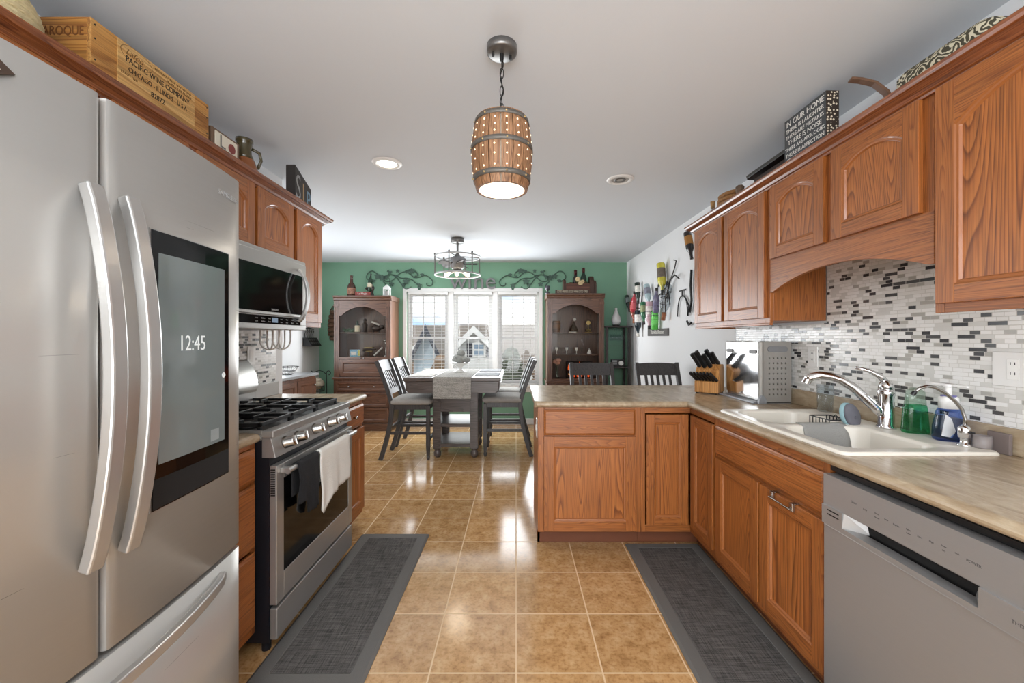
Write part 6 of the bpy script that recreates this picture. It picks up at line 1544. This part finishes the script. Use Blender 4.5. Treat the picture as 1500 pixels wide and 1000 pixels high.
t = thing('dried_flowers', 'cream paper flowers at the front of the crate on the right display cabinet', 'flowers', (.9, 5.79, TR + .16))
b = MB()
for cx_, cz_, r in ((.885, .235, .035), (.93, .185, .035), (.955, .20, .028), (.915, .175, .025)):
    for i in range(6): a = 2 * PI * i / 6; b.ball((cx_ + r * .6 * math.cos(a), 5.785, TR + cz_ - .02 + r * .6 * math.sin(a)), r * .5, .012, r * .5, 7, 5)
b.build('petals', mat('cream_petal', (214, 192, 150), .8), t)
t = tag(MB().lathe([(.03, TR), (.034, TR + .02), (.012, TR + .03), (.012, TR + .05), (.034, TR + .065), (.036, TR + .115), (.028, TR + .12)], (.452, 5.78, 0), 16).build('candle_holder', mat('pewter_grey', (88, 86, 92), .4, .6), None, loc=(.452, 5.78, TR)), 'small grey candle holder at the left end of the right display cabinet', 'candle holder')
mini('small_barrel', 'small wooden keg on the top shelf of the right display cabinet', 'keg', .575, zs1, [('keg_body', barrel_wood, lambda b: b.lathe([(.05, zs1), (.06, zs1 + .06), (.062, zs1 + .09), (.058, zs1 + .15), (.05, zs1 + .17)], (.585, yi, 0), 18)), ('hoops', mat('hoop_metal', (70, 66, 62), .5, .5), lambda b: [b.lathe([(.0615, z), (.0625, z + .01)], (.585, yi, 0), 18, cap0=False, cap1=False) for z in (zs1 + .045, zs1 + .12)])])
mini('decanter', 'glass decanter with a ball stopper on the top shelf of the right display cabinet', 'decanter', .84, zs1, [('decanter_body', tinted('smoky_glass', (196, 186, 168)), lambda b: b.lathe([(.055, zs1), (.065, zs1 + .02), (.055, zs1 + .06), (.02, zs1 + .12), (.014, zs1 + .16)], (.84, yi, 0), 20)), ('stopper', ceramic, lambda b: b.ball((.85, yi, zs1 + .19), .024)), ('base_ring', ceramic, lambda b: b.lathe([(.06, zs1), (.066, zs1 + .012)], (.83, yi, 0), 20))])
mini('anniversary_clock', 'glass-domed clock on the top shelf of the right display cabinet', 'clock', 1.05, zs1, [('dome', thin_cup, lambda b: b.lathe([(.05, zs1 + .012), (.05, zs1 + .15), (.035, zs1 + .185), (.0001, zs1 + .20)], (1.05, yi, 0), 20)), ('works', mat('brass', (190, 160, 100), .3, .9), lambda b: (b.lathe([(.055, zs1), (.05, zs1 + .012)], (1.05, yi, 0), 20), b.cyl((1.05, yi, zs1 + .01), (1.05, yi, zs1 + .12), .005, n=8), b.cyl((1.05, yi - .012, zs1 + .14), (1.05, yi - .004, zs1 + .14), .03, n=20), [b.ball((1.05 + .022 * math.cos(a), yi + .022 * math.sin(a), zs1 + .04), .011, n=8, m=6) for a in (0, PI / 2, PI, 1.5 * PI)]))])
for k in range(7):
    x = .585 + .072 * k + (.04 if k == 6 else 0); z = 1.07
    t = thing('cordial_glass', ('small stemmed glass on the middle shelf of the right display cabinet' if k < 6 else 'small white bell on the middle shelf of the right display cabinet'), 'glass' if k < 6 else 'bell', (x, 5.82, z), 'stemmed glasses on the middle shelf' if k < 6 else None)
    if k == 6: t.name = 'small_bell'
    b = MB()
    if k < 6: b.lathe([(.022, z), (.02, z + .003), (.004, z + .008), (.004, z + .045), (.018, z + .06), (.024, z + .10)], (x, 5.82, 0), 14, cap1=False); b.build('goblet', thin_cup if k % 2 else ceramic, t)
    else: b.lathe([(.034, z), (.028, z + .03), (.016, z + .055), (.005, z + .07), (.007, z + .085)], (x, 5.82, 0), 14); b.build('bell_body', ceramic, t)
mini('flower_vase', 'slim vase with pink roses low in the right display cabinet', 'vase', .59, .72, [('vase_body', thin_cup, lambda b: b.lathe([(.035, .72), (.03, .73), (.025, .80), (.03, .90)], (.59, 5.82, 0), 16, cap1=False)), ('roses', mat('pale_pink_rose', (220, 170, 152), .8), lambda b: [b.ball((.59 + .035 * math.cos(i * 2.4) * (i > 0), 5.82 + .03 * math.sin(i * 2.4), .95 + .018 * (i % 3)), .03, n=9, m=6) for i in range(6)]), ('stems', mat('stem_green', (70, 92, 56), .8), lambda b: [b.cyl((.59, 5.82, .74), (.59 + .02 * math.cos(i * 2.1), 5.82 + .02 * math.sin(i * 2.1), .94), .003, n=5) for i in range(4)])], 5.82)
t = thing('electric_fire', 'small electric fire with glowing orange flames low in the right display cabinet', 'heater', (.92, 5.9, .72))  # added glowing shapes imitating a fire reflected in the cabinet glass
MB().box(.74, 5.86, .72, 1.10, 5.96, .96).build('fire_box', mat('fire_box_black', (24, 14, 12), .6), t, .004)
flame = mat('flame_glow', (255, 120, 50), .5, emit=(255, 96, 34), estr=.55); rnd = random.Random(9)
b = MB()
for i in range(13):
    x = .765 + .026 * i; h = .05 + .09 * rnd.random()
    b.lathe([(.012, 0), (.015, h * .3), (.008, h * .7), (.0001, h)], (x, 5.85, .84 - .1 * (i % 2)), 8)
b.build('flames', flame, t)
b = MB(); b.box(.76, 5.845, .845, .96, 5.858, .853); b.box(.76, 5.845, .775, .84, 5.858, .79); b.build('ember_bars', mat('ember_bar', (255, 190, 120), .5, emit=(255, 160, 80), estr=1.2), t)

# ---------------------------------------------------------------- wine-bottle wall rack on the right wall
rk = thing('bottle_rack', 'scrolled black metal bottle rack on the right dining wall', 'bottle rack', (XR, 4.9, 1.75))
b = MB(); xw = XR - .03
def wall_tube(l, r=.006): b.tube([(XR - d, y, z) for y, z, d in l], r, 6)
for y in (5.65, 5.35, 5.05, 4.75, 4.48):
    wall_tube([(y, 1.55, .012), (y + .02, 1.70, .012), (y - .02, 1.86, .012), (y - .06, 1.93, .02), (y - .10, 1.90, .03)])
wall_tube([(5.80, 1.74, .012), (5.4, 1.70, .012), (5.0, 1.74, .012), (4.6, 1.82, .012), (4.35, 1.92, .012), (4.2, 2.04, .02), (4.14, 2.10, .03), (4.20, 2.12, .03)])
wall_tube([(4.50, 1.76, .012), (4.38, 1.80, .03), (4.25, 1.92, .05), (4.12, 1.95, .05), (4.02, 1.90, .05)], .008)
wall_tube([(4.42, 1.70, .012), (4.36, 1.84, .03), (4.30, 1.74, .04), (4.28, 1.66, .04)])
for y in (5.6, 5.3, 5.0, 4.7, 4.45): b.cyl((XR, y, 1.72 + (5 - y) * .06 if y < 5 else 1.72), (XR - .02, y, 1.72 + (5 - y) * .06 if y < 5 else 1.72), .008, n=6)
for y, z in ((5.5, 1.62), (5.2, 1.64), (4.95, 1.62), (4.7, 1.6), (4.45, 1.66)):
    b.tube([(XR - .062 + .047 * math.cos(a), y, z + .047 * math.sin(a) * .3) for a in [2 * PI * i / 18 for i in range(18)]], .003, 5, closed=True)
b.build('scroll_frame', dark_metal, rk)
def g(n, rgb): return mat(n, rgb, .1, coat=.5)
BT = [('dark green bottle with a grey label tilted at the left end of the wall rack', 5.80, 1.80, .9, (20, 34, 28), (120, 130, 128), 2.6),
      ('red bottle in the wall rack', 5.52, 1.80, .95, (176, 54, 66), (196, 90, 96), .2), ('dark green bottle with a white label in the upper row of the wall rack', 5.34, 1.90, .95, (20, 40, 32), (224, 222, 214), 3.0),
      ('red and amber bottle with a striped label in the wall rack', 5.55, 1.66, 1.0, (150, 66, 48), (206, 112, 110), 2.9), ('dark bottle with a white label pointing down low in the wall rack', 5.33, 1.50, 1.15, (30, 44, 52), (224, 220, 216), PI),
      ('mid-green bottle hanging in the wall rack', 5.10, 1.62, .95, (44, 108, 72), (150, 160, 120), 3.0), ('pale pink bottle with wire bands in the wall rack', 4.88, 1.58, 1.1, (206, 170, 180), (226, 216, 214), PI),
      ('bright green bottle in the wall rack', 4.68, 1.56, 1.05, (94, 196, 84), (120, 214, 110), .05), ('silvery blue bottle at the top of the wall rack', 4.93, 1.83, .95, (168, 190, 196), (130, 132, 146), 2.8),
      ('purple-grey bottle in the wall rack', 4.64, 1.74, .95, (108, 104, 132), (122, 118, 146), .1), ('yellow bottle with a dark label at the top of the wall rack', 4.46, 1.96, 1.2, (206, 196, 66), (110, 100, 90), 2.95),
      ('clear bottle with an amber tip hanging in the wall rack', 4.36, 1.69, 1.3, (216, 218, 220), (206, 208, 210), 3.45)]
for i, (lab, y, z, s, rgb, lrgb, ang) in enumerate(BT):
    xb = XR - .062; t = thing('wine_bottle', lab, 'bottle', (xb, y, z), 'bottles in the wall rack')
    A = rot3('X', ang); off = A @ Vector((0, 0, -.15 * s)); b = MB(); wine_bottle(b, xb, y + off.y, z + off.z, s, A)
    m = tinted('clear_bottle_glass', (222, 226, 228)) if 'clear' in lab else g('bottle_%d_glass' % i, rgb); b.build('glass_body', m, t)
    if any(w_ in lab for w_ in ('pink', 'bright', 'clear')):
        b = MB()
        for hh in (.06, .11, .16):
            cc_ = A @ Vector((0, 0, hh * s)); b.lathe([(.0385 * s, -.0025), (.0425 * s, 0), (.0385 * s, .0025)], (xb + cc_.x, y + off.y + cc_.y, z + off.z + cc_.z), 18, axis=A, cap0=False, cap1=False)
        b.build('wire_bands', black_iron, t)
    if 'clear' not in lab: b = MB(); b.lathe([(.0382 * s, .05 * s), (.0382 * s, .14 * s)], (xb, y + off.y, z + off.z), 18, axis=A, cap0=False, cap1=False); b.build('label', mat('label_%d_paper' % i, lrgb, .7, noise=(30, .25)), t)
    b = MB(); b.lathe([(.0170 * s, (.262 if 'clear' not in lab else .235) * s), (.0168 * s, .303 * s)], (xb, y + off.y, z + off.z), 14, axis=A); b.build('cap', mat('cap_white', (226, 222, 216), .5) if i in (4,) else mat('cap_amber', (150, 92, 60), .5) if 'amber' in lab else mat('cap_dark', (50, 46, 46), .5), t)
t = thing('word_sign', 'narrow grey wooden word sign on the right wall under the bottle rack', 'sign', (XR, 4.72, 1.38))
M = FR(XR - .004, 5.07, 1.33); MB(M).box(0, 0, -.004, .66, .085, .016).build('board', mat('grey_sign_board', (96, 94, 92), .7), t, .002)
writing('lettering', 'Thankful Blessed', .068, FR(XR - .0206, 4.74, 1.375), white_ink, t, shear=.2)
# metal vine with glasses beside the far cabinet
t = thing('metal_wine_art', 'black metal wall art of a bottle and upturned glass beside the right-hand wall cabinets', 'wall art', (XR, 3.8, 1.7))
b = MB(); 
b.tube([(XR - .02, 3.80, 1.95), (XR - .02, 3.82, 1.80), (XR - .02, 3.80, 1.66), (XR - .02, 3.84, 1.55)], .012, 6)
b.tube([(XR - .02, 3.98, 1.72), (XR - .02, 3.94, 1.70), (XR - .02, 3.86, 1.62), (XR - .02, 3.88, 1.52)], .007, 6); b.tube([(XR - .02, 3.80, 1.45), (XR - .02, 3.86, 1.43), (XR - .02, 3.90, 1.47)], .010, 6)
b.build('stems', black_iron, t)
b = MB(); cy_, zb0 = 4.02, 1.525
b.tube([(XR - .015, cy_ + .12 * math.sin(a) ** .7 * (1 if s_ > 0 else -1), zb0 + .20 * (1 - (1 - math.cos(a)) ** 1.0)) for s_, a in [(1, PI / 2 * (8 - k) / 8) for k in range(8)] + [(-1, PI / 2 * k / 8) for k in range(9)]], .006, 6)
b.box(XR - .02, cy_ - .010, zb0 + .195, XR - .01, cy_ + .010, zb0 + .25); b.box(XR - .02, cy_ - .07, zb0 + .25, XR - .01, cy_ + .07, zb0 + .262)
b.build('glass_outline', dark_metal, t)
t = thing('wine_bottle', 'dark bottle with an amber label hanging by the end of the right-hand wall cabinets', 'bottle', (XR - .05, 3.86, 2.12))
A = rot3('X', PI - .35); b = MB(); wine_bottle(b, XR - .06, 3.80, 2.30, .95, A); b.build('glass_body', mat('dark_bottle', (34, 26, 24), .1, coat=.4), t)
b = MB(); b.lathe([(.0365, .05), (.0365, .14)], (XR - .06, 3.80, 2.30), 16, axis=A, cap0=False, cap1=False); b.build('label', mat('amber_label', (170, 120, 60), .6), t)
# ---------------------------------------------------------------- outside: the street below the window
GZ = -4.2
b = MB(); b.box(-45, 7.2, GZ - .2, 45, 70, GZ); struct(b.build('ground', mat('winter_lawn', (150, 138, 104), .95, noise=(1.2, .3))))
asphalt = siding('roof_shingles', (128, 118, 108), .35, 'Z', .5); white_side = siding('white_siding', (228, 228, 226), .42, 'Z', .5); shade_blue_side = siding('pale_blue_siding', (176, 192, 204), .42, 'Z', .5); brown_side = siding('tan_siding', (150, 122, 98), .42, 'Z', .5)  # the pale blue siding colour holds the bluish shade of the left gable
trimw = mat('fascia_white', (230, 230, 228), .6); trimd = mat('fascia_dark', (44, 50, 62), .6); shutter = mat('shutter_charcoal', (66, 66, 74), .6); wglass = mat('house_window_glass', (128, 150, 172), .1)
def house(label, cx, y, w, apex, pitch, eave, depth, sid, fas, wide=None, windows=(), grp='houses across the street'):
    """gable front facing -Y; apex height, pitch = rise/run; optional main roof ridge behind (wide)"""
    t = thing('house', label, 'house', (cx, y + depth / 2, GZ), grp); hw = w / 2; ze = apex - pitch * hw
    b = MB(); b.prism([(-hw, GZ), (hw, GZ), (hw, ze), (0, apex - .12), (-hw, ze)], lambda a, z, d: (cx + a, d, z), y, y + depth); b.build('gable_wall', sid, t)
    b = MB(); ov = .45; th = .22
    for s in (-1, 1):
        e = hw + eave; b.prism([(0, apex + .05), (s * e, apex + .05 - pitch * e), (s * e, apex + .05 - th - pitch * e), (0, apex + .05 - th)], lambda a, z, d: (cx + a, d, z), y - ov, y + depth)
    b.build('roof', asphalt, t)
    b = MB()
    for s in (-1, 1):
        e = hw + eave; b.prism([(0, apex + .08), (s * e, apex + .08 - pitch * e), (s * e, apex - .38 - pitch * e), (0, apex - .38)], lambda a, z, d: (cx + a, d, z), y - ov - .06, y - ov)
    b.build('rake_boards', fas, t)
    if wide:
        x0, x1, zr, zl = wide; b = MB(); b.hexa([(x0, y + .8, GZ), (x1, y + .8, GZ), (x1, y + depth, GZ), (x0, y + depth, GZ)], [(x0, y + .8, zl), (x1, y + .8, zl), (x1, y + depth, zl), (x0, y + depth, zl)]); b.build('main_wall', sid, t)
        b = MB(); b.prism([(y + .3, zl - .1), (y + depth / 2, zr), (y + depth + .3, zl - .1), (y + depth + .3, zl - .3), (y + .3, zl - .3)], lambda yy, z, d: (d, yy, z), x0 - .4, x1 + .4); b.build('main_roof', asphalt, t)
    for wx, wz, ww, wh, sh in windows:
        f = MB(); f.box(cx + wx - ww / 2 - .12, y - .06, wz - .12, cx + wx + ww / 2 + .12, y + .02, wz + wh + .12); fo = f.build('window', trimw, t)
        m = MB(); m.box(cx + wx - ww / 2, y - .08, wz, cx + wx + ww / 2, y - .06, wz + wh / 2 - .05); m.box(cx + wx - ww / 2, y - .08, wz + wh / 2 + .05, cx + wx + ww / 2, y - .06, wz + wh); m.build('pane', wglass, fo)
        if sh:
            for s in (-1, 1): q = MB(); q.box(cx + wx + s * (ww / 2 + .32) - .19, y - .07, wz - .12, cx + wx + s * (ww / 2 + .32) + .19, y, wz + wh + .12); q.build('shutter', shutter, t)
    return t
house('white gabled house with dark shutters seen through the middle window', -2.80, 27, 5.2, 2.05, 1.0, .35, 8, white_side, trimw, (-4.85, 1.2, 2.35, -.2), [(.32, .15, .62, .72, True)])
house('pale blue gabled house with dark eaves seen through the left window', -4.85, 22, 1.5, 1.96, 2.1, .11, 4, shade_blue_side, trimd, None, [(.07, -1.55, .22, 1.1, False)])
house('tan house with a long shingled roof seen behind the pale blue one', -8.4, 36, 6.0, 1.0, .7, .4, 8, brown_side, trimw, (-14, -2.6, 2.6, .2))
house('white house with a long brown shingled roof seen through the right window', 4.6, 38, 6.0, .6, .75, .4, 9, white_side, trimw, (-1.0, 11, 2.6, -.6), [(0, -2.6, 1.0, 1.5, False)])
def tree(label, x, y, h, r, seed, m):
    t = thing('tree', label, 'tree', (x, y, GZ)); rnd = random.Random(seed)
    b = MB(); b.tube([(x, y, GZ), (x + .1, y, GZ + h * .4), (x, y, GZ + h * .8)], .16, 8, taper=(1, .4)); b.build('trunk', mat('bark', (74, 62, 54), .9), t)
    b = MB()
    for i in range(60):
        q = rnd.random(); rr = r * (1.05 - q) * (.6 + .5 * rnd.random()); a = rnd.random() * 2 * PI
        b.ball((x + rr * math.cos(a), y + rr * math.sin(a), GZ + h * (.12 + .85 * q)), .28 + .22 * rnd.random(), None, .22 + .2 * rnd.random(), 6, 4)
    b.build('foliage', m, t)
ev = mat('evergreen_foliage', (62, 70, 52), .9, noise=(4, .4)); br_ = mat('bare_winter_foliage', (122, 100, 78), .9, noise=(4, .4))
tree('dark evergreen seen low through the right window', -.25, 20, 4.9, .75, 1, ev)
tree('brown winter shrub seen right of the evergreen through the right window', 1.45, 21.5, 4.6, .7, 2, br_)
tree('brown winter tree seen at the right edge of the left window', -3.80, 20.4, 4.5, .42, 3, br_)
